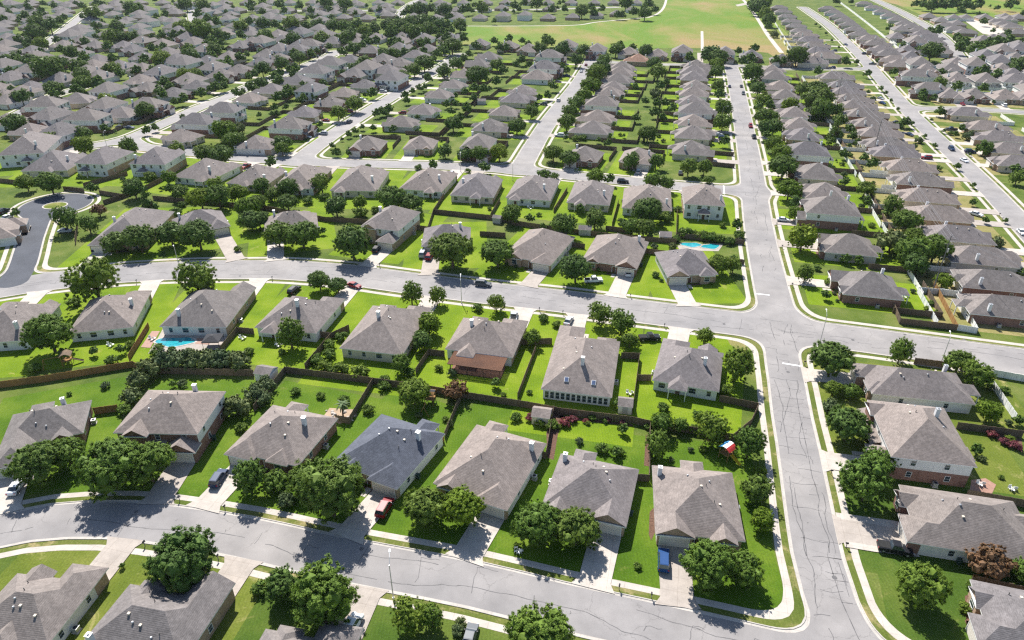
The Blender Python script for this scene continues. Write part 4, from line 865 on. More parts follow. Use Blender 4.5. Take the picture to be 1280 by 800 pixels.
tr('780,60,60;800,140,60;830,280,90;830,420,85;850,600,60,c;80,520,90;50,210,45;150,130,60,g;210,60,50;170,230,55;250,230,55;320,280,60;150,320,60,l;230,370,50,l;260,20,40;1140,40,50;1180,90,70;1240,200,80;1180,270,60;1220,360,80;1260,480,80;1270,550,50;120,590,40;1230,620,20,s', 'o', 800, 100, e)
tr('20,250,60;30,360,70;60,470,80;60,640,90;140,740,100,l;200,220,80,l;350,90,70;480,80,80;560,90,60;500,200,140;540,290,110;430,330,70,g;690,300,70;720,400,70;690,500,80,c;820,490,60,l;840,560,60,l;900,620,40;760,740,50,l;1050,190,30;1130,80,28,y;1180,125,25,y;1240,200,22,y;1000,120,25;1170,265,15,s', 'o', 960, 100, e)
tr('30,285,20,y;110,410,55,y;60,430,50;195,430,25,y;270,130,55;260,180,45;430,310,55;510,330,40;670,480,45;355,395,20,y;480,505,25,y;550,530,30,s;600,540,35;300,555,25,y;230,600,40,g;190,660,35,l;390,650,30,y;810,560,60,g;930,690,60;730,740,20,y;900,740,30;720,170,40,y;620,60,50;440,30,60;870,80,50;380,175,40,l;985,210,25,c;30,460,50,l', 'o', 1120, 100, e)
tr('940,130,70;370,240,80;400,330,90;540,250,70;590,210,45;640,180,40;30,190,40;160,400,50;270,410,50;410,440,60;380,370,50;950,255,40;1100,370,70;1170,270,60;1250,360,60;610,500,50;730,520,65;840,560,50;130,610,70;40,610,60;300,610,80;470,690,120;560,640,70;840,670,70;750,680,50,l;1070,580,50;1050,690,50;1140,690,60;820,750,80;280,70,40;240,160,50;410,110,40;540,40,30;860,60,40;960,30,50;1020,50,40;20,70,40;190,720,50;350,160,40', 'o', 0, 0, e)
tr('30,80,60;530,270,80,l;700,290,110,l;540,350,50;850,400,50;620,500,60;540,510,40;820,500,70;50,370,60;240,480,50;330,570,70;400,600,80,l;620,560,70;560,750,60,l;680,750,60;870,680,60;1120,570,50,l;900,350,60;980,370,50;1130,260,60;1220,220,50;790,190,50;700,140,50;1130,350,50;100,100,60;370,140,40;600,40,60;520,70,40;750,50,60;140,690,50;1210,760,40;950,480,30,c;330,350,50;1230,50,50;890,220,50', 'o', 160, 0, e)
tr('190,250,50;70,240,60;350,240,70;500,260,50;620,250,60;770,260,60;880,270,60;1010,250,60;1080,320,60;970,300,50;1180,290,60;400,390,70;660,380,60;930,360,70;850,380,60;750,470,40;100,360,60;150,430,30,c;205,460,25,c;250,450,20,c;500,510,35,r;580,540,50;610,510,35,l;440,580,60;250,630,65;340,700,50;60,690,70;180,770,50;400,680,50;860,520,50;910,500,40;970,480,60;1080,630,70;1250,560,60;1020,680,60;930,740,40;1230,520,40;60,120,40;280,110,40;550,100,40;740,100,40;1230,100,40;620,180,40;60,40,50;230,50,50;430,60,50;700,30,60;900,40,60;1120,380,40;1200,410,50', 'o', 320, 0, e)
tr('60,250,80;160,260,80;260,240,80;350,230,80;430,230,70;500,230,60;120,320,70;220,320,70;330,330,80;430,300,70;560,250,60;640,250,50;760,250,60;500,310,50;580,310,40;680,300,40;780,290,40;30,340,50;650,360,50;800,380,50;1100,410,40;1250,390,45;700,450,80;370,430,50;430,420,50;110,420,50;160,430,50;920,460,50;1150,470,50;1220,480,45;620,510,50;530,540,50;500,590,35,l;400,620,80;850,540,40;790,590,50;720,640,60;600,710,65;300,700,60;940,740,100;210,700,40,r;1130,650,60;1190,700,50;80,540,60;200,530,50;440,780,50;180,770,60;280,100,60;370,90,60;460,90,50;610,100,60;790,100,50;850,90,50;980,80,60;1100,210,30', 'o', 480, 0, e)
tr('240,480,60;150,470,50;100,410,35;350,410,60;400,420,40;510,490,70;730,510,60;1040,500,60;1090,460,50;1210,470,35;640,600,60;930,600,60;880,690,90;840,740,90;550,710,40;500,680,50;40,650,40;90,600,50;170,650,40;820,120,50;30,60,50;120,30,50;400,90,40;530,90,40;700,110,60;900,90,40;1060,150,40;1100,150,40;1210,120,50;790,70,40;1140,30,60;250,30,60', 'o', 640, 0, e)
tr('60,510,60;130,520,60;510,580,55;720,550,80;790,560,80;1030,600,50;1110,590,55;980,510,40;1145,490,50;770,650,60,l;760,720,60;1100,660,50;1130,730,90;140,640,60;180,720,70;1120,20,50;1200,60,80;1250,130,60;1150,60,60;1260,30,60;1270,200,50;90,40,50;40,70,40;150,100,40;50,130,60', 'o', 800, 0, e)
tr('310,560,90;70,600,50;150,610,45;790,620,50;885,615,28,y;1000,730,40,y;505,710,45;1080,610,30;1210,280,40;1260,720,40;640,400,15,y;580,330,15,y;520,270,15,y;480,240,14,y;710,470,14,y;60,340,40,g;10,200,60;10,260,40;680,10,40;830,15,30', 'o', 960, 0, e)
tr('200,40,40;280,45,50;370,50,60;450,50,60;540,50,60;620,40,60;700,50,60;820,50,60;335,85,25;650,105,45;770,85,25;1015,80,28;1130,50,50;1190,25,40;940,60,15;450,310,55;560,380,50;590,410,50;330,300,30;660,430,60;650,470,60;790,500,70;830,540,60;900,550,40;920,610,55;360,510,90;360,560,35,l;150,450,35;490,610,30;1000,420,60;1130,410,60;1250,420,40;890,460,40;1030,630,50;1130,600,35;1110,690,50;1240,650,70;870,710,60;760,720,50;430,720,40;1000,750,60;250,500,40', 'o', 1120, 0, e)
def tree_world(px, py, rp, k):
    K = KIND[k]; p = G(px, py, 3)
    for _ in range(4): r = rp * dep(p) / FOC; p = G(px, py, r * K[2])
    return p, r
TW = []
for (px, py, rp, k) in TREES:
    rp *= 1.14 if py > 540 else 1.05 if py > 320 else 1.08 if py > 110 else 1.2; p, r = tree_world(px, py, rp, k)
    if r < 0.3: continue
    # keep trunks off roofs, walls and roads
    base_ = Vector(p.xy)
    for h in HOUSES:
        q = base_ - h['c']
        if q.length > 25: continue
        a, b_ = q.dot(h['f']), q.dot(h['r']); ma, mb_ = h['D'] / 2 + 0.5 + min(r, 3) * 0.5, h['W'] / 2 + 0.5 + min(r, 3) * 0.5
        if abs(a) < ma and abs(b_) < mb_:
            if ma - abs(a) < mb_ - abs(b_): base_ += h['f'] * math.copysign(ma - abs(a), a)
            else: base_ += h['r'] * math.copysign(mb_ - abs(b_), b_)
    dd = sd1(base_)
    if -9 < dd < 0.9:
        e_ = 0.5; gx_ = sd1(base_ + Vector((e_, 0))) - dd; gy_ = sd1(base_ + Vector((0, e_))) - dd; n_ = Vector((gx_, gy_))
        if n_.length > 1e-4: base_ += n_.normalized() * (1.2 - dd)
    TW.append((Vector((base_.x, base_.y, 0)), r, k, rp, px))
sh = random.Random(31)
for h in HOUSES:
    if h['c'].y > 360: continue
    for _ in range(5 if h['c'].y < 240 else 3):
        q = h['c'] - h['f'] * (h['D'] / 2 + sh.uniform(5, 9.5)) + h['r'] * sh.uniform(-9, 9) if sh.random() < 0.55 else h['c'] + h['f'] * (h['D'] / 2 + sh.uniform(0.5, 1.1)) + h['r'] * (-math.copysign(1, h['o']['gx'])) * sh.uniform(0.5, h['W'] / 2 - 0.5)
        if any(abs((q - g2['c']).dot(g2['f'])) < g2['D'] / 2 + 0.6 and abs((q - g2['c']).dot(g2['r'])) < g2['W'] / 2 + 0.6 for g2 in HOUSES if g2 is not h) or sd1(q) < 3.4: continue
        if any((q - t[0].xy).length < 1.3 for t in TW[-400:]): continue
        r = sh.uniform(0.45, 0.95) if (q - h['c']).dot(h['f']) > 0 else sh.uniform(0.6, 1.6); p = Vector((q.x, q.y, 0)); X_, Y_ = P(p); TW.append((p, r, sh.choice('sssggsy'), r * FOC / dep(p), X_))
order = sorted(range(len(TW)), key=lambda i: -TW[i][3] * TW[i][1] ** 0 if TW[i][3] else 0)
isb = lambda k: KIND[k][6] == 'bush'
treeidx = [i for i in order if not isb(TW[i][2])]; bushidx = [i for i in order if isb(TW[i][2])]
indiv = treeidx[:300] + bushidx[:300]; rest = treeidx[300:] + bushidx[300:]
items = []; rg = random.Random(5)
for i in indiv:
    p, r, k, rp, px = TW[i]; K = KIND[k]; cs = CR[K[0]]
    if K[0] in ('o', 'y') and rp < 11: cs = CR['om']
    me = cs[rg.randrange(len(cs))]; t = empty('tree' if K[6] == 'tree' else 'bush', p, 0); cz = r * K[2]
    c = link('crown', me, t, (0, 0, cz), rg.random() * 6.28, (r, r * rg.uniform(0.92, 1.08), r * K[3])); c.material_slots[0].link = 'OBJECT'
    mt = K[4]
    if k == 'o' and rg.random() < 0.45: mt = 'leaf_mid'
    c.material_slots[0].material = M[mt]
    tk = link('trunk', TR[K[1]], t, (0, 0, cz), rg.random() * 6.28, (r, r, r * K[2] / {'tall': 1.25, 'low': .95, 'tree': 1.12}[K[1]]))
    h, rel = by_house(p); wd = K[5]
    if k == 'o' and mt == 'leaf_mid': wd = 'broad mid-green tree'
    if rp < 11 and k in 'oy': wd = wd.replace('broad', 'small').replace('loose', 'small loose')
    items.append((t, wd, h, rel, px, K[6], 'trees of the suburb' if K[6] == 'tree' else 'garden bushes'))
relabel(items)
vv, ff = crown_arrays(77, 12, 420, .19, zs=.8); vv = np.array(vv); ff_l = ff
def mass(idx, name, label, mat):
    V, F, n = [], [], 0
    for i in idx:
        p, r, k, rp, px = TW[i]; an = i * 1.7; cs, sn = math.cos(an), math.sin(an)
        w_ = np.stack([p.x + r * (vv[:, 0] * cs - vv[:, 1] * sn), p.y + r * (vv[:, 0] * sn + vv[:, 1] * cs), r * 1.0 + vv[:, 2] * r * .95], 1)
        V += w_.tolist(); F += [[n + a for a in q] for q in ff_l]; n += len(w_)
    me = bpy.data.meshes.new(name); me.from_pydata(V, [], F); me.materials.append(M[mat]); o = link(name, me); o['kind'] = 'stuff'; tag(o, label, 'trees'); return o
# extra far-off filler trees between the distant houses
extra = []
for _ in range(800):
    px, py = rg.uniform(-20, 1300), rg.uniform(0, 72) if rg.random() < 0.6 else rg.uniform(60, 130)
    if 575 < px < 985 and py > 20 or 800 < px < 935: continue
    if 960 < px < 1215 and (py < 90): continue
    if py > 72 and px > 420: continue
    if px > 1120 and py < 18: continue
    p = G(px, py); 
    if sd1(p) < 2 or any((p.xy - h['c']).length < 9 for h in HOUSES[-170:]): continue
    if any((p.xy - t[0].xy).length < 9 for t in kept[nind:]): continue
    TW.append((p, rg.uniform(2.8, 5.2), 'o', 3, px)); extra.append(len(TW) - 1)
mass(rest + extra, 'distant_trees', 'Distant garden trees and woods scattered among the far houses', 'leaf_dark')

# ------------------------------------------------------------ fences
def fence(pts, mat='fence_grey', h=1.85, name='fence'):
    """pts world xy; boards as thin upright panels with posts and a rail"""
    mb = MB()
    for a, b_ in zip(pts[:-1], pts[1:]):
        d = b_ - a; Ln = d.length
        if Ln < 0.3: continue
        d.normalize(); n = Vector((-d.y, d.x)); bw = (0.6 if Ln < 40 else 1.2) if a.y < 420 else 2.4; k = max(1, int(Ln / bw)); bw = Ln / k
        for i in range(k):
            s, e_ = a + d * (i * bw + 0.002), a + d * ((i + 1) * bw - 0.002); t = n * (0.022 + 0.006 * (i % 3)); hh = h + 0.03 * ((i * 7) % 3) - 0.03
            q = [s - t, e_ - t, e_ + t, s + t]; m0 = len(mb.v)
            mb.v += [(*p, 0) for p in q] + [(*p, hh) for p in q]
            for f_ in ((4, 5, 6, 7), (0, 1, 5, 4), (1, 2, 6, 5), (2, 3, 7, 6), (3, 0, 4, 7)): mb.f.append(tuple(m0 + j for j in f_)); mb.m.append(0)
        for i in range(int(Ln / 2.4) + 1):
            p = a + d * min(i * 2.4, Ln); mb.box(p.x - 0.06, p.x + 0.06, p.y - 0.06, p.y + 0.06, 0, h + 0.08)
    return mb.build(name, [mat]) if mb.f else None
fitems = []
def pf(pix, mat='fence_grey', h=1.85):
    w_ = [G(*p).xy for p in pix]; o = fence(w_, mat, h)
    if o:
        c = w_[len(w_) // 2] * 0.5 + w_[len(w_) // 2 - 1] * 0.5; hh, rel = by_house(Vector((*c, 0))); wd = {'fence_grey': 'weathered wooden fence', 'fence_brown': 'orange-brown board fence', 'fence_white': 'white vinyl fence'}[mat]
        fitems.append((o, wd, hh, rel, P(Vector((*c, 0)))[0], 'fence', 'garden fences'))
for a in ([(-30, 490), (0, 485), (60, 477), (120, 467), (168, 459), (173, 462)], [(162, 451), (187, 410)], [(119, 518), (149, 514)], [(555, 552), (535, 551)]): pf(a, 'fence_brown')
for a in ([(-60, 455), (-30, 490)], [(173, 462), (200, 467), (318, 470)], [(357, 466), (467, 480), (495, 484), (537, 490), (577, 497), (640, 507), (665, 511), (700, 518), (790, 529), (812, 534), (860, 541), (915, 551)], [(357, 466), (318, 515)], [(467, 480), (437, 530)], [(437, 530), (420, 527)], [(577, 497), (556, 548)], [(692, 516), (682, 574)], [(682, 574), (662, 568)],
          [(812, 534), (811, 600)], [(811, 602), (791, 601)], [(277, 440), (297, 416), (318, 418)], [(382, 462), (415, 423), (437, 413)], [(395, 421), (413, 423)], [(520, 468), (536, 444), (556, 446)], [(647, 499), (670, 438)], [(652, 431), (690, 430)], [(790, 518), (799, 449), (776, 448)], [(797, 476), (814, 476)], [(899, 502), (947, 512), (938, 532), (915, 551)],
          [(1115, 384), (1124, 405), (1195, 413)], [(1142, 455), (1188, 461)], [(1195, 536), (1277, 547)], [(1207, 621), (1290, 636)], [(1213, 728), (1290, 746)],
          [(542, 267), (617, 275), (640, 279)], [(555, 247), (542, 267), (535, 289), (511, 286)], [(625, 252), (613, 273)], [(600, 295), (632, 297)], [(407, 277), (447, 279)], [(700, 307), (731, 311)], [(757, 288), (781, 291)], [(802, 316), (833, 320)], [(897, 328), (930, 331)], [(846, 267), (845, 297), (930, 306)],
          [(692, 266), (709, 239)], [(765, 283), (773, 254)], [(640, 281), (700, 290), (757, 297), (845, 305)], [(890, 193), (917, 195)], [(889, 207), (918, 210)], [(80, 238), (106, 241)], [(105, 234), (160, 219)], [(125, 243), (155, 248), (187, 235), (205, 226)], [(192, 250), (236, 254)], [(0, 228), (28, 231)], [(130, 256), (155, 248)], [(236, 254), (330, 262), (407, 277)], [(95, 306), (98, 281)], [(447, 279), (511, 286)]): pf(a)
for a in ([(1195, 413), (1166, 357)], ): pf(a, 'fence_brown')
for a in ([(1196, 413), (1220, 417), (1195, 371), (1172, 367)], [(1240, 470), (1290, 479)], [(1240, 485), (1268, 526)], [(1087, 217), (1118, 220)], [(1101, 236), (1116, 237)], [(1125, 257), (1141, 259)], [(1000, 81.5), (1035, 83)], [(967, 27), (990, 64)], [(1001, 64), (1000, 81)]): pf(a, 'fence_white')
ln = [(1050, 4), (1062, 13), (1080, 27), (1100, 43), (1120, 60), (1140, 77), (1155, 92)]
for a, b_ in zip(ln[:-1], ln[1:]): pf([a, b_], 'fence_white', 2.0)
for h in FEN:          # back-garden fences of the repeated lots
    c, f, r = h['c'], h['f'], h['r']; D = h['D']; bl = c - f * (D / 2 + 9.2)
    wht = h.get('lawn') == 'lawn_dry'
    t = D / 2 + 2
    while t < D / 2 + 34 and sd1(c - f * t) > 2 and not any((c - f * t - q['c']).length < 9 for q in HOUSES if q is not h): t += 1
    bd = D / 2 + min(max((t - D / 2) / 2, 4), 15) if t < D / 2 + 34 else D / 2 + 11
    bl = c - f * bd
    if sd1(bl) < 4 or sd1(bl + r * 10) < 3: continue
    s = c + r * 10.4 - f * (D / 2 - 3); pts = [s, bl + r * 10.4, bl - r * 10.0]
    if any((s - q['c']).length < 7 for q in HOUSES): pts = pts[1:]
    o = fence(pts, 'fence_white' if wht else 'fence_grey')
    if o: fitems.append((o, 'white vinyl fence' if wht else 'weathered wooden fence', h, 'behind', P(Vector((*bl, 0)))[0], 'fence', 'garden fences'))
relabel(fitems)

def cover(px, py):
    p = G(px, py).xy; sheet('manhole_cover', [p + Vector((math.cos(t) * .42, math.sin(t) * .42)) for t in np.linspace(0, 6.283, 15)[:-1]], 'crack_sealant', 0.034)
for a in ((452, 686), (985, 465), (1043, 722), (650, 385), (905, 405), (1131, 418), (1066, 425), (958, 300), (300, 345), (700, 765), (170, 640), (1205, 425)): cover(*a)
# ------------------------------------------------------------ vehicles
def car_proto(kind):
    root = empty('car' if kind not in ('pickup', 'van') else kind if kind == 'van' else 'pickup_truck', (0, 0, 0))
    L_, Wd, H = {'sedan': (4.7, 1.8, 1.42), 'suv': (4.9, 1.92, 1.75), 'pickup': (5.6, 1.98, 1.85), 'van': (5.1, 1.98, 1.95)}[kind]
    x0, x1 = -L_ / 2, L_ / 2; zb = 0.32; belt = {'sedan': 0.92, 'suv': 1.08, 'pickup': 1.1, 'van': 1.12}[kind]
    # side profile front at +X
    pr = {'sedan': [(x0, zb), (x0 - 0.02, belt - 0.15), (x0 + 0.15, belt), (x1 - 1.2, belt), (x1 - 0.2, belt - 0.18), (x1, belt - 0.4), (x1, zb)],
          'suv': [(x0, zb), (x0 - 0.02, belt), (x1 - 1.25, belt), (x1 - 0.2, belt - 0.15), (x1, belt - 0.4), (x1, zb)],
          'pickup': [(x0, zb), (x0, belt - 0.05), (x1 - 1.4, belt), (x1 - 0.15, belt - 0.1), (x1, belt - 0.4), (x1, zb)],
          'van': [(x0, zb), (x0 - 0.02, belt), (x1 - 1.0, belt), (x1 - 0.15, belt - 0.25), (x1, belt - 0.5), (x1, zb)]}[kind]
    b_ = MB(); n = len(pr)
    for s, ws in ((-1, 1), (1, 1)):
        b_.face([(x, s * Wd / 2 * (0.93 if z > belt - 0.05 else 1), z) for x, z in (pr if s < 0 else pr[::-1])])
    for i in range(n):
        a, c = pr[i], pr[(i + 1) % n]; wa = Wd / 2 * (0.93 if a[1] > belt - 0.05 else 1); wc = Wd / 2 * (0.93 if c[1] > belt - 0.05 else 1)
        b_.face([(a[0], wa, a[1]), (c[0], wc, c[1]), (c[0], -wc, c[1]), (a[0], -wa, a[1])])
    cab = {'sedan': (x0 + 0.55, x1 - 1.35, x0 + 1.25, x1 - 2.05), 'suv': (x0 + 0.06, x1 - 1.3, x0 + 0.35, x1 - 2.0), 'pickup': (x0 + 2.0, x1 - 1.45, x0 + 2.25, x1 - 2.1), 'van': (x0 + 0.05, x1 - 0.95, x0 + 0.3, x1 - 1.75)}[kind]
    wb, wt = Wd / 2 * 0.92, Wd / 2 * 0.74
    lo = [(cab[0], -wb, belt + .003), (cab[1], -wb, belt + .003), (cab[1], wb, belt + .003), (cab[0], wb, belt + .003)]; hi = [(cab[2], -wt, H - .06), (cab[3], -wt, H - .06), (cab[3], wt, H - .06), (cab[2], wt, H - .06)]
    gl = MB()
    for i in range(4): j = (i + 1) % 4; gl.face([lo[i], lo[j], hi[j], hi[i]])
    gl.face(hi)
    rf = MB(); rf.box(cab[2] - 0.03, cab[3] + 0.03, -wt - 0.03, wt + 0.03, H - .058, H); rf.box(cab[2] + 0.1, cab[3] - 0.1, -wt + 0.05, wt - 0.05, H + .001, H + 0.03)
    for t in (0.36, 0.68):      # door pillars
        xb, xt = cab[0] + (cab[1] - cab[0]) * t, cab[2] + (cab[3] - cab[2]) * t
        for s in (-1, 1): rf.tube((xb, s * (wb + .005), belt), (xt, s * (wt + .005), H - .05), 0.04, n=4)
    if kind == 'pickup':
        bd = MB(); bd.box(x0 + 0.12, x0 + 1.9, -Wd / 2 * 0.8, Wd / 2 * 0.8, belt - 0.045, belt + 0.012); bd.build('bed_liner', ['rubber'], root)
    if kind in ('suv', 'van'):
        for s in (-1, 1): rf.box(cab[2] + 0.2, cab[3] - 0.2, s * wt * 0.9 - 0.025, s * wt * 0.9 + 0.025, H + .031, H + 0.08)
    bo = b_.build('body', ['car_white'], root); bv = bo.modifiers.new('bevel', 'BEVEL'); bv.width = 0.1; bv.segments = 3; ro = rf.build('roof_panel', ['car_white'], root); gl.build('windows', ['glass_dark'], root)
    wm = MB(); wm.tube((0, -0.11, 0), (0, 0.11, 0), 0.34, n=14); rm = MB(); rm.tube((0, -0.125, 0), (0, 0.125, 0), 0.2, n=10); wm, rm = wm.mesh('tyre', ['rubber']), rm.mesh('rim', ['tin'])
    for sx in (x0 + 0.85, x1 - 0.9):
        for s in (-1, 1):
            e_ = link('wheel', wm, root, (sx, s * (Wd / 2 - 0.08), 0.345)); link('rim', rm, e_)
    hl = shared('hl', lambda: (lambda a: (a.box(-0.04, 0.04, -0.18, 0.18, -0.08, 0.08), a.mesh('headlight', ['trim_white']))[1])(MB())); tl = shared('tl', lambda: (lambda a: (a.box(-0.04, 0.04, -0.12, 0.12, -0.12, 0.12), a.mesh('tail_light', ['lamp_red']))[1])(MB()))
    for s in (-1, 1): link('headlight', hl, root, (x1, s * Wd * 0.36, belt - 0.36)); link('tail_light', tl, root, (x0, s * Wd * 0.4, belt - 0.22))
    for s in (-1, 1): mm = MB(); mm.box(cab[1] - 0.35, cab[1] - 0.2, s * (Wd / 2 + 0.08) - 0.09, s * (Wd / 2 + 0.08) + 0.09, belt - 0.02, belt + 0.12); mm.build('mirror', ['car_black'], root)
    index_children(root); return root
CARP = {k: car_proto(k) for k in ('sedan', 'suv', 'pickup', 'van')}; cfirst = set(); citems = []
def car(rear, front, kind, col):
    a, b_ = G(*rear).xy, G(*front).xy; d = (b_ - a).normalized(); c = (a + b_) / 2
    if kind not in cfirst: o = CARP[kind]; cfirst.add(kind)
    else: o = copy_tree(CARP[kind])
    o.location = (c.x, c.y, 0.125 if sd1(c) > 0 else 0.03); o.rotation_euler = (0, 0, math.atan2(d.y, d.x))
    for k in CH[o.name]:
        if k.name.split('.')[0] in ('body', 'roof_panel'): k.material_slots[0].link = 'OBJECT'; k.material_slots[0].material = M['car_' + col]
    on = 'on the road' if sd1(c) < 0 else 'parked'; h, rel = by_house(Vector((*c, 0)))
    nm = {'sedan': 'car', 'suv': 'SUV', 'pickup': 'pickup', 'van': 'van'}[kind]
    citems.append((o, f'{col} {nm} {on}', h, rel, P(Vector((*c, 0)))[0], {'pickup': 'pickup truck', 'van': 'van'}.get(kind, 'car'), 'vehicles of the suburb'))
for a in [((16, 620), (29, 602), 'sedan', 'white'), ((267, 612), (281, 590), 'suv', 'navy'), ((475, 648), (487, 627), 'suv', 'red'), ((829, 717), (829, 690), 'suv', 'blue'), ((432, 800), (446, 776), 'van', 'white'), ((585, 808), (590, 790), 'sedan', 'grey'), ((1097, 685), (1138, 693), 'pickup', 'black'),
          ((594, 356), (614, 358), 'suv', 'grey'), ((436, 357), (450, 361), 'sedan', 'red'), ((363, 369), (373, 361), 'suv', 'black'), ((800, 425), (823, 424), 'pickup', 'black'), ((708, 408), (713, 399), 'sedan', 'silver'), ((641, 405), (643, 393), 'pickup', 'silver'), ((731, 353), (752, 352), 'pickup', 'white'), ((785, 350), (786, 335), 'pickup', 'white'),
          ((526, 325), (532, 314), 'van', 'silver'), ((534, 328), (540, 318), 'suv', 'red'), ((467, 319), (475, 309), 'suv', 'black'), ((118, 318), (121, 308), 'suv', 'navy'), ((129, 317), (132, 307), 'van', 'white'), ((73, 291), (91, 290), 'sedan', 'silver'), ((4, 276), (15, 271), 'sedan', 'white'), ((1, 268), (9, 264), 'suv', 'black'), ((473, 221), (483, 220), 'suv', 'white'), ((574, 201), (575, 193), 'suv', 'navy'),
          ((771, 228), (786, 229), 'suv', 'black'), ((850, 221), (851, 214), 'sedan', 'grey'), ((696, 129), (700, 124), 'suv', 'white'), ((731, 83.5), (734, 80.5), 'sedan', 'red'), ((725, 92), (728, 88.5), 'sedan', 'white'), ((743, 71.5), (746, 71), 'sedan', 'white'), ((912, 111), (911.5, 107), 'sedan', 'navy'), ((926, 107), (927, 111), 'sedan', 'black'), ((928.5, 116), (929.5, 120), 'suv', 'grey'),
          ((937, 156), (939, 162), 'suv', 'red'), ((941, 169), (943.5, 176), 'pickup', 'black'), ((894, 170), (902, 169.5), 'sedan', 'silver'), ((433, 156), (441, 151), 'suv', 'grey'), ((379, 172), (389, 173), 'sedan', 'white'), ((528, 98), (532, 95), 'suv', 'grey'), ((484, 113), (490, 112), 'suv', 'black'), ((147, 160), (154, 160), 'sedan', 'grey'), ((159, 161), (166, 161), 'sedan', 'navy'), ((82, 181), (91, 180), 'suv', 'white'),
          ((1185, 184), (1193, 191), 'suv', 'navy'), ((1201, 200), (1209, 204), 'sedan', 'white'), ((1251, 214), (1262, 215), 'pickup', 'black'), ((1214, 268), (1225, 271), 'sedan', 'white'), ((1272, 288), (1281, 296), 'sedan', 'white'), ((1132, 168), (1141, 171), 'sedan', 'navy'), ((1099, 129), (1106, 131), 'sedan', 'blue'), ((1097, 123), (1104, 125), 'sedan', 'silver'), ((1055, 56), (1059, 57), 'sedan', 'navy'), ((45, 112), (52, 114), 'sedan', 'white'), ((86, 109), (94, 109), 'sedan', 'silver'), ((88, 93), (95, 93), 'sedan', 'black'), ((741, 59), (745, 58), 'sedan', 'white'), ((842, 74), (846, 73), 'sedan', 'silver'), ((848, 74), (852, 73), 'sedan', 'white'), ((863, 78), (858, 79), 'suv', 'black'), ((897, 225), (905, 226), 'suv', 'white') if False else ((1078, 68), (1084, 68), 'suv', 'navy')]: car(*a)
rgc = random.Random(9)
for h in HOUSES:
    if 'dw' in h and h['c'].y > 230 and rgc.random() < 0.45 and abs(h['px'][0] - 640) < 640:
        s, t = h['dw']; off = rgc.choice((-1.25, 1.25)); c = s + h['f'] * (3.3 + rgc.random() * 2) + h['r'] * off
        if any((Vector(q[0].location[:2]) - c).length < 4 for q in citems): continue
        d = h['f'] * rgc.choice((-1, 1)); x, y = P(Vector((*(c - d), 0))), P(Vector((*(c + d), 0)))
        car(x, y, rgc.choice(('sedan', 'suv', 'suv', 'pickup')), rgc.choice(('white', 'silver', 'black', 'grey', 'navy', 'red')))
relabel(citems)

# ------------------------------------------------------------ garden things
def hl_(p): h, rel = by_house(Vector((*p, 0))); return h, rel
gitems = []
def reg(o, word, cat, group=None):
    p = o.location.xy; h, rel = by_house(Vector((*p, 0))); gitems.append((o, word, h, rel, P(Vector((*p, 0)))[0], cat, group or cat + 's'))
def ang(a, b_): p, q = G(*a).xy, G(*b_).xy; d = q - p; return math.atan2(d.y, d.x)
def shed(px, py, rz, w_=3.6, d_=3.0, roof='roof_grey', wall='siding_white', word='small garden shed'):
    p = G(px, py); o = empty('shed', p, rz); a = MB(); a.box(-w_ / 2, w_ / 2, -d_ / 2, d_ / 2, 0, 2.1); a.build('wall', [wall], o)
    b_ = MB(); roof_prism(b_, -w_ / 2 - .2, w_ / 2 + .2, -d_ / 2 - .2, d_ / 2 + .2, 2.15, 0.5, 'x', 'gable', 'gable', 0.1); b_.build('roof', [roof, 'trim_white', wall], o)
    c = MB(); c.box(-0.6, 0.6, -d_ / 2 - 0.05, -d_ / 2 - 0.001, 0.02, 1.9); c.build('door', ['siding_grey'], o); reg(o, word, 'shed', 'garden sheds')
shed(334, 472, R(-15), 4, 3.6, 'roof_grey', 'siding_white'); shed(677, 525, R(-12), 3.8, 3.6, 'roof_taupe', 'siding_cream'); shed(781, 512, R(-10), 3, 3.4, 'roof_grey', 'siding_white'); shed(731, 292, R(-8), 4.2, 3.6, 'roof_grey', 'siding_grey'); shed(831, 300, R(-8), 3.8, 4, 'roof_taupe', 'siding_cream'); shed(622, 278, R(-20), 3, 2.6, 'roof_grey', 'siding_grey'); shed(602, 130, 0, 5, 4, 'roof_grey', 'siding_grey'); shed(1188, 168, 0.2, 4, 3)  if False else None
# pools
def pool(px, py, rx, ry, rz, patio, word):
    c = G(px, py).xy; pts = []; cs, sn = math.cos(rz), math.sin(rz)
    def ring(k, jx=0): return [(c.x + (math.cos(t) * rx * k * (1 + 0.16 * math.cos(2 * t + 1))) * cs - math.sin(t) * ry * k * (1 + 0.2 * math.sin(3 * t)) * sn, c.y + (math.cos(t) * rx * k * (1 + 0.16 * math.cos(2 * t + 1))) * sn + math.sin(t) * ry * k * (1 + 0.2 * math.sin(3 * t)) * cs) for t in np.linspace(0, 2 * math.pi, 41)[:-1]]
    o = empty('swimming_pool', (c.x, c.y, 0)); A, B = ring(1.12), ring(1.0); m_ = MB()
    for i in range(40): j = (i + 1) % 40; m_.face([(A[i][0] - c.x, A[i][1] - c.y, .09), (A[j][0] - c.x, A[j][1] - c.y, .09), (B[j][0] - c.x, B[j][1] - c.y, .09), (B[i][0] - c.x, B[i][1] - c.y, .09)]); m_.face([(A[i][0] - c.x, A[i][1] - c.y, 0), (A[j][0] - c.x, A[j][1] - c.y, 0), (A[j][0] - c.x, A[j][1] - c.y, .09), (A[i][0] - c.x, A[i][1] - c.y, .09)])
    m_.build('coping', ['concrete'], o); w_ = MB(); w_.face([(x - c.x, y - c.y, .05) for x, y in B]); w_.build('water', ['pool_water'], o); tag(o, word, 'swimming pool')
psheet('pool_patio', [(196, 425), (203, 412), (285, 413), (281, 437), (185, 442)], 'concrete_old', 0.030)
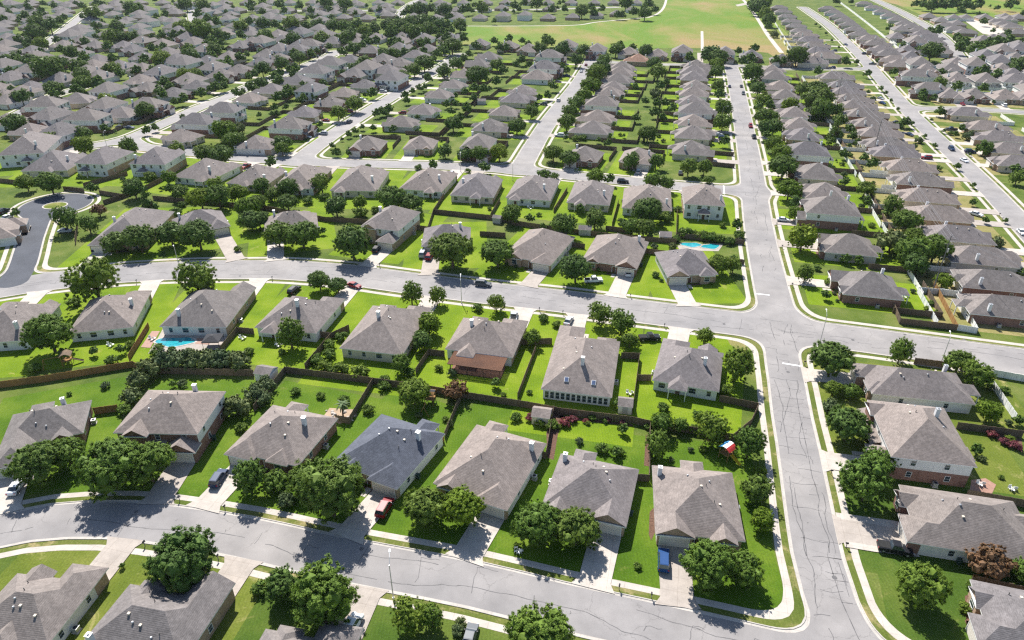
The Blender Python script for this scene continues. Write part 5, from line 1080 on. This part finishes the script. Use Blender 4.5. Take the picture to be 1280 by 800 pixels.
psheet('wooden_deck_boards', [(176, 434), (190, 414), (200, 414), (188, 435)], 'deck_red', 0.06); psheet('wooden_deck_boards', [(244, 430), (246, 423), (263, 423), (262, 431)], 'deck_red', 0.06)
pool(219, 427, 4.7, 2.3, 0.05, None, 'Kidney-shaped turquoise pool behind the third house below the middle street')
psheet('pool_patio', [(846, 307), (905, 304), (898, 314), (850, 313)], 'concrete_old', 0.030)
pool(864, 306, 3.2, 1.8, 0, None, 'Left turquoise pool behind the brick corner house'); pool(888, 308, 2.9, 2.0, 0.3, None, 'Right turquoise pool behind the brick corner house')
psheet('driveway', [(1044, 641), (1122, 652), (1150, 697), (1092, 690), (1056, 684)], 'concrete', 0.116)
psheet('patio', [(1214, 600), (1232, 598), (1245, 606), (1240, 617), (1212, 615)], 'deck_red', 0.05)
# pergola behind the sixth house of that row
rz = ang((569, 462), (627, 470)); p = G(597, 463); o = empty('pergola', p, rz)
for x in (-6.2, -2, 2, 6.2):
    for y in (-2.2, 2.4): a = MB(); a.box(x - .09, x + .09, y - .09, y + .09, 0, 2.6); a.build('post', ['pergola_wood'], o)
a = MB()
for i in range(34): y = -2.9 + i * 0.18; a.box(-6.8, 6.8, y, y + 0.09, 2.72, 2.8)
a.build('lattice', ['pergola_wood'], o); a = MB()
for y in (-2.2, 2.4): a.box(-6.8, 6.8, y - .06, y + .06, 2.55, 2.72)
a.build('beam', ['pergola_wood'], o); a = MB(); a.box(-6.4, 6.4, -2.6, 2.6, 0, 0.25); a.build('deck', ['pergola_wood'], o)
a = MB()
for i in range(40): x = -6.3 + i * 0.32; a.box(x, x + .08, -2.5, -2.44, 0.25, 1.1)
a.box(-6.4, 6.4, -2.52, -2.42, 1.1, 1.16); a.build('railing', ['pergola_wood'], o); tag(o, 'Brown wooden pergola deck behind the sixth house below the middle street', 'pergola')
# canopies, play sets
def playset(px, py, rz, roofc, word, slide='plastic_yellow'):
    o = empty('play_set', G(px, py), rz)
    for x in (-1, 1):
        for y in (-1, 1): a = MB(); a.box(x - .06, x + .06, y - .06, y + .06, 0, 2.7); a.build('post', ['fence_brown'], o)
    a = MB(); a.box(-1.05, 1.05, -1.05, 1.05, 1.3, 1.4); a.build('platform', ['fence_brown'], o)
    a = MB()
    for k in range(6):
        t0, t1 = k / 6, (k + 1) / 6; f_ = lambda t: (-1.35 + 2.7 * t, 2.75 + 0.75 * math.sin(math.pi * t))
        (xa, za), (xb, zb_) = f_(t0), f_(t1); a.face([(xa, -1.3, za), (xb, -1.3, zb_), (xb, 1.3, zb_), (xa, 1.3, za)], 0 if k < 2 else 1 if k < 4 else 2)
    a.build('canopy', roofc, o)
    a = MB(); a.face([(1.05, -.3, 1.4), (1.05, .3, 1.4), (3.4, .3, .25), (3.4, -.3, .25)]); a.face([(1.05, -.3, 1.4), (3.4, -.3, .25), (3.4, -.32, .45), (1.05, -.32, 1.6)]); a.face([(1.05, .3, 1.4), (3.4, .3, .25), (3.4, .32, .45), (1.05, .32, 1.6)]); a.build('slide', [slide], o)
    a = MB(); a.tube((-1, 0, 2.4), (-5, 0, 2.4), .06); a.tube((-5, 0, 2.4), (-5.3, -1.2, 0), .06); a.tube((-5, 0, 2.4), (-5.3, 1.2, 0), .06); a.build('swing_frame', ['fence_brown'], o)
    for x in (-2.3, -3.7): a = MB(); a.tube((x - .2, 0, 2.4), (x - .2, 0, .6), .015, n=4); a.tube((x + .2, 0, 2.4), (x + .2, 0, .6), .015, n=4); a.box(x - .25, x + .25, -.1, .1, .56, .6); a.build('swing', ['rubber'], o)
    tag(o, word, 'play set', 'garden play sets')
playset(907, 572, R(-50), ['plastic_blue', 'paint_white', 'plastic_red'], 'Wooden play set with red, white and blue canopy behind the seventh house')
playset(538, 503, R(80), ['fence_brown', 'canvas_black', 'fence_brown'], 'Play set with yellow slide beside a dark tree behind the slate-roofed house')
playset(86, 455, R(20), ['fence_grey'] * 3, 'Grey wooden swing frame behind the white walled second house', 'fence_grey')
def canopy(px, py, s, mat, word):
    o = empty('garden_canopy', G(px, py), 0.05)
    for x in (-s, s):
        for y in (-s, s): a = MB(); a.tube((x, y, 0), (x, y, 2.3), .05); a.build('post', ['canvas_black'], o)
    a = MB(); c = [(-s - .2, -s - .2, 2.3), (s + .2, -s - .2, 2.3), (s + .2, s + .2, 2.3), (-s - .2, s + .2, 2.3)]; t = [(-.3, -.3, 3.2), (.3, -.3, 3.2), (.3, .3, 3.2), (-.3, .3, 3.2)]
    for i in range(4): j = (i + 1) % 4; a.face([c[i], c[j], t[j], t[i]]); d0, d1 = (c[i][0], c[i][1], 2.1), (c[j][0], c[j][1], 2.1); a.face([d0, d1, c[j], c[i]])
    a.face(t); a.build('canopy_top', [mat], o); tag(o, word, 'canopy')
canopy(268, 432, 2.0, 'canvas_black', 'Black square garden canopy beside the kidney-shaped pool'); canopy(195, 131, 1.8, 'paint_white', 'Small pale canopy in the upper left gardens') if False else None
# trampoline-like round seats, bins, air conditioners, mailboxes
def bin_(p, rz=0):
    o = empty('wheelie_bin', p, rz); a = MB(); a.face([(-.3, -.3, .05), (.3, -.3, .05), (.33, -.36, 1.0), (-.33, -.36, 1.0)]); a.face([(.3, .3, .05), (-.3, .3, .05), (-.33, .36, 1.0), (.33, .36, 1.0)]); a.face([(.3, -.3, .05), (.3, .3, .05), (.33, .36, 1.0), (.33, -.36, 1.0)]); a.face([(-.3, .3, .05), (-.3, -.3, .05), (-.33, -.36, 1.0), (-.33, .36, 1.0)]); a.build('body', ['bin_green'], o)
    b_ = MB(); b_.box(-.36, .36, -.4, .4, 1.002, 1.08); b_.build('lid', ['bin_green'], o)
    for s in (-1, 1): c = MB(); c.tube((s * .3, .33, .1), (s * .36, .33, .1), .1, n=10); c.build('wheel', ['rubber'], o)
    reg(o, 'dark wheelie bin', 'bin', 'wheelie bins')
def ac(p, rz):
    o = empty('air_conditioner', p, rz); a = MB(); a.box(-.42, .42, -.42, .42, .1, .9); a.box(-.46, .46, -.46, .46, .9, .96); a.build('housing', ['tin'], o); b_ = MB(); b_.tube((0, 0, .962), (0, 0, .99), .33, n=14); b_.build('fan_guard', ['canvas_black'], o); c = MB(); c.box(-.55, .55, -.55, .55, 0, .098); c.build('pad', ['concrete'], o); reg(o, 'grey air conditioning unit', 'air conditioner', 'air conditioning units')
def mailbox(p, rz):
    o = empty('mailbox', p, rz); a = MB(); a.box(-.05, .05, -.05, .05, 0, 1.05); a.build('post', ['pole_grey'], o); b_ = MB(); b_.box(-.12, .12, -.25, .25, 1.052, 1.2); b_.tube((0, -.25, 1.2), (0, .25, 1.2), .12, n=10); b_.build('box', ['canvas_black'], o); reg(o, 'post-mounted mailbox', 'mailbox', 'kerbside mailboxes')
NEARH = [h for h in HOUSES if h['c'].y < 260]
for i, h in enumerate(NEARH):
    c, f, r = h['c'], h['f'], h['r']; s = 1 if i % 2 else -1
    q = c + r * s * (h['W'] / 2 + 0.35) - f * (h['D'] * 0.1); ac(Vector((*q, 0)), h['rz'])
    if i % 2 == 0: q = c - r * s * (h['W'] / 2 + 0.1) + f * (h['D'] * 0.15); bin_(Vector((*q, 0)), h['rz'] + 1.57)
    if 'dw' in h:
        st_, t = h['dw']; q = st_ + r * 4.2 * (1 if i % 3 else -1) + f * (t - 1.0)
        if 0.3 < sd1(q) < 1.4: mailbox(Vector((*q, 0)), h['rz'])
    # clipped foundation bed
    e0 = c + f * (h['D'] / 2 + 0.05) - r * 0.5; bed = [e0, e0 + r * (h['W'] * 0.22), e0 + r * (h['W'] * 0.22) + f * 1.1, e0 + f * 1.3]
    sheet('flower_bed', bed, 'mulch', 0.020)
for a in ([(683, 541), (690, 520), (696, 512), (705, 517), (697, 545), (692, 575), (684, 572)], [(805, 582), (807, 545), (812, 540), (811, 583)], [(812, 640), (818, 634), (819, 665), (814, 676), (811, 668)], [(1206, 745), (1214, 742), (1219, 750), (1214, 778), (1208, 782)], [(1236, 535), (1277, 549), (1279, 566), (1258, 556), (1240, 545)], [(700, 519), (790, 530), (792, 533), (700, 523)]): psheet('flower_bed', a, 'mulch', 0.020)
for a in ([(909, 424), (919, 423), (928, 427), (935, 436), (938, 447), (933, 452), (926, 444), (921, 436), (913, 431)],): psheet('dry_patch', a, 'lawn_dry', 0.012)
# street lamps
def lamp(base_px, ht, toward):
    p = G(*base_px); q = G(*toward).xy - p.xy; o = empty('street_lamp', p, math.atan2(q.y, q.x))
    a = MB(); a.tube((0, 0, 0), (0, 0, ht), .11, .065, 8); a.tube((0, 0, 0), (0, 0, .5), .17, .15, 8); a.build('pole', ['tin'], o)
    b_ = MB(); b_.tube((0, 0, ht - .1), (1.1, 0, ht + .5), .05, .04, 6); b_.tube((1.1, 0, ht + .5), (2.1, 0, ht + .6), .04, .04, 6); b_.build('arm', ['tin'], o)
    c = MB(); c.box(2.0, 2.7, -.14, .14, ht + .52, ht + .66); c.build('lamp_head', ['chim'], o); reg(o, 'tall grey street lamp', 'street lamp', 'street lamps')
lamp((492, 749), 8, (495, 690)); lamp((577, 379), 7.5, (577, 360)); lamp((224, 333), 7.5, (226, 345)); lamp((1025, 428), 8, (1020, 405)); lamp((576, 215), 7.5, (577, 205)); lamp((134, 184), 7, (150, 175)); lamp((641, 226), 7.5, (645, 215)); lamp((1175, 457), 8, (1172, 440)); lamp((902, 150), 7, (915, 150)); lamp((744, 398), 7.5, (744, 380))if False else None
# utility poles and wires along the right-hand backyards
PP = [((1240, 690), 16.5)] if False else []
poles = [((1166, 363), 17.5), ((1091, 193), 16), ((1045, 130), 16), ((1015, 83), 15), ((994, 64), 15), ((985, 48), 15), ((976, 34), 15)]
tops = []
for i, (b_, ht) in enumerate(poles):
    p = G(*b_); o = empty('utility_pole', p, R(-13)); a = MB(); a.tube((0, 0, 0), (0, 0, ht), .2, .13, 8); a.build('post', ['pole_grey'], o)
    c = MB(); c.box(-1.4, 1.4, -.07, .07, ht - 1.0, ht - .85); c.box(-1.1, 1.1, -.07, .07, ht - 2.6, ht - 2.45); c.build('crossarm', ['pole_grey'], o)
    d = MB(); d.tube((.35, 0, ht - 5), (.35, 0, ht - 3.9), .25, n=9); d.build('transformer', ['tin'], o); tag(o, f'Wooden utility pole with crossarm, {ordn(i)} from the near end of the wire line at right', 'utility pole', 'utility poles'); tops.append((p, ht))
p0 = tops[0][0]; off = Vector((62, -118, 0)); allp = [(p0 + off, 17.5)] + tops
o = empty('utility_pole', allp[0][0], 0); a = MB(); a.tube((0, 0, 0), (0, 0, 17.5), .2, .13, 8); a.build('post', ['pole_grey'], o); tag(o, 'Utility pole just beyond the right edge holding the near ends of wires', 'utility pole', 'utility poles')
for k, (sx, dz) in enumerate(((-1.3, -.8), (0.0, 0.05), (1.3, -.8), (-1.0, -2.4))):
    m_ = MB()
    for (a, ha), (b_, hb) in zip(allp[:-1], allp[1:]):
        dd = (b_ - a).xy.normalized(); n_ = Vector((-dd.y, dd.x, 0)); A = a + n_ * sx + Vector((0, 0, ha + dz)); B = b_ + n_ * sx + Vector((0, 0, hb + dz)); prev = A
        for s in range(1, 9): t = s / 8; q = A.lerp(B, t) - Vector((0, 0, 1.8 * 4 * t * (1 - t))); m_.tube(prev, q, .022, n=4, cap=False); prev = q
    o = m_.build('power_line', ['wire']); tag(o, ('Left upper', 'Topmost centre', 'Right upper', 'Lower left')[k] + ' wire strung along the utility poles at right', 'power line', 'power lines')
# small yard clutter
def chairs(px, py, n=3):
    for k in range(n):
        p = G(px + k * 3.2, py + (k % 2) * 2); o = empty('garden_chair', p, k * 1.3); a = MB(); a.box(-.3, .3, -.3, .3, .38, .44); a.build('seat', ['trim_white'], o); b_ = MB(); b_.box(-.3, .3, .27, .32, .44, 1.0); b_.build('backrest', ['trim_white'], o)
        for x in (-.26, .26):
            for y in (-.26, .26): c = MB(); c.box(x - .02, x + .02, y - .02, y + .02, 0, .38); c.build('leg', ['trim_white'], o)
        reg(o, 'pale garden chair', 'chair', 'garden chairs')
for a in ((187, 424), (566, 447), (784, 492), (300, 423), (1262, 612), (645, 690), (1222, 606), (848, 492), (345, 432), (700, 466), (135, 432), (1128, 371), (745, 275), (660, 260)): chairs(*a)
relabel(gitems)
# rocks round the planting behind the third house
rr = random.Random(3)
for i in range(12):
    p = G(408 + rr.random() * 34, 513 + rr.random() * 14); m_ = MB(); s = rr.uniform(.25, .6); n = len(m_.v); m_.v += [(x * s * rr.uniform(.7, 1.2), y * s * rr.uniform(.7, 1.2), max(-.02, z * s * .6)) for x, y, z in ICO[0]]; m_.f += [tuple(q) for q in ICO[1]]; m_.m += [0] * 20
    o = m_.build('rock', ['concrete']); o.location = (p.x, p.y, .1); tag(o, 'Pale boulder in the rock garden behind the third house above the bottom street', 'rock', 'pale rock garden boulders')
def palm(px, py, ht, word):
    o = empty('palm', G(px, py), 0); a = MB(); a.tube((0, 0, 0), (.1, 0, ht), .2, .14, 8); a.build('trunk', ['bark'], o); c = MB()
    for k in range(16):
        t = k * 2.4; up = .7 - .09 * k
        prev = Vector((.1, 0, ht)); dirn = Vector((math.cos(t), math.sin(t), up)).normalized()
        for s in range(4):
            nx = prev + dirn * .5; dirn = (dirn + Vector((0, 0, -.33))).normalized(); sd_ = Vector((-math.sin(t), math.cos(t), 0)) * (.32 - .07 * s); c.face([prev - sd_, prev + sd_, nx + sd_ * .75, nx - sd_ * .75]); prev = nx
    c.build('fronds', ['leaf_grey'], o); tag(o, word, 'palm')
palm(429, 521, 3.6, 'Shaggy palm in the rock garden behind the third house above the bottom street')
psheet('rock_bed', [(403, 522), (412, 510), (445, 512), (446, 520), (425, 530)], 'bare_soil', 0.020)
# duplicate labels: last resort tie-break by the side of the photo they sit on
for lab, L_ in list(LABELS.items()):
    if len(L_) > 1 and not all(o.get('group', '').startswith('pale rock') for o in L_):
        L_.sort(key=lambda o: P(o.matrix_basis.translation)[0])
        for i, o in enumerate(L_): w_ = lab.split()[:13]; o['label'] = ' '.join(w_) + f', {ordn(min(i, 28))} from left'
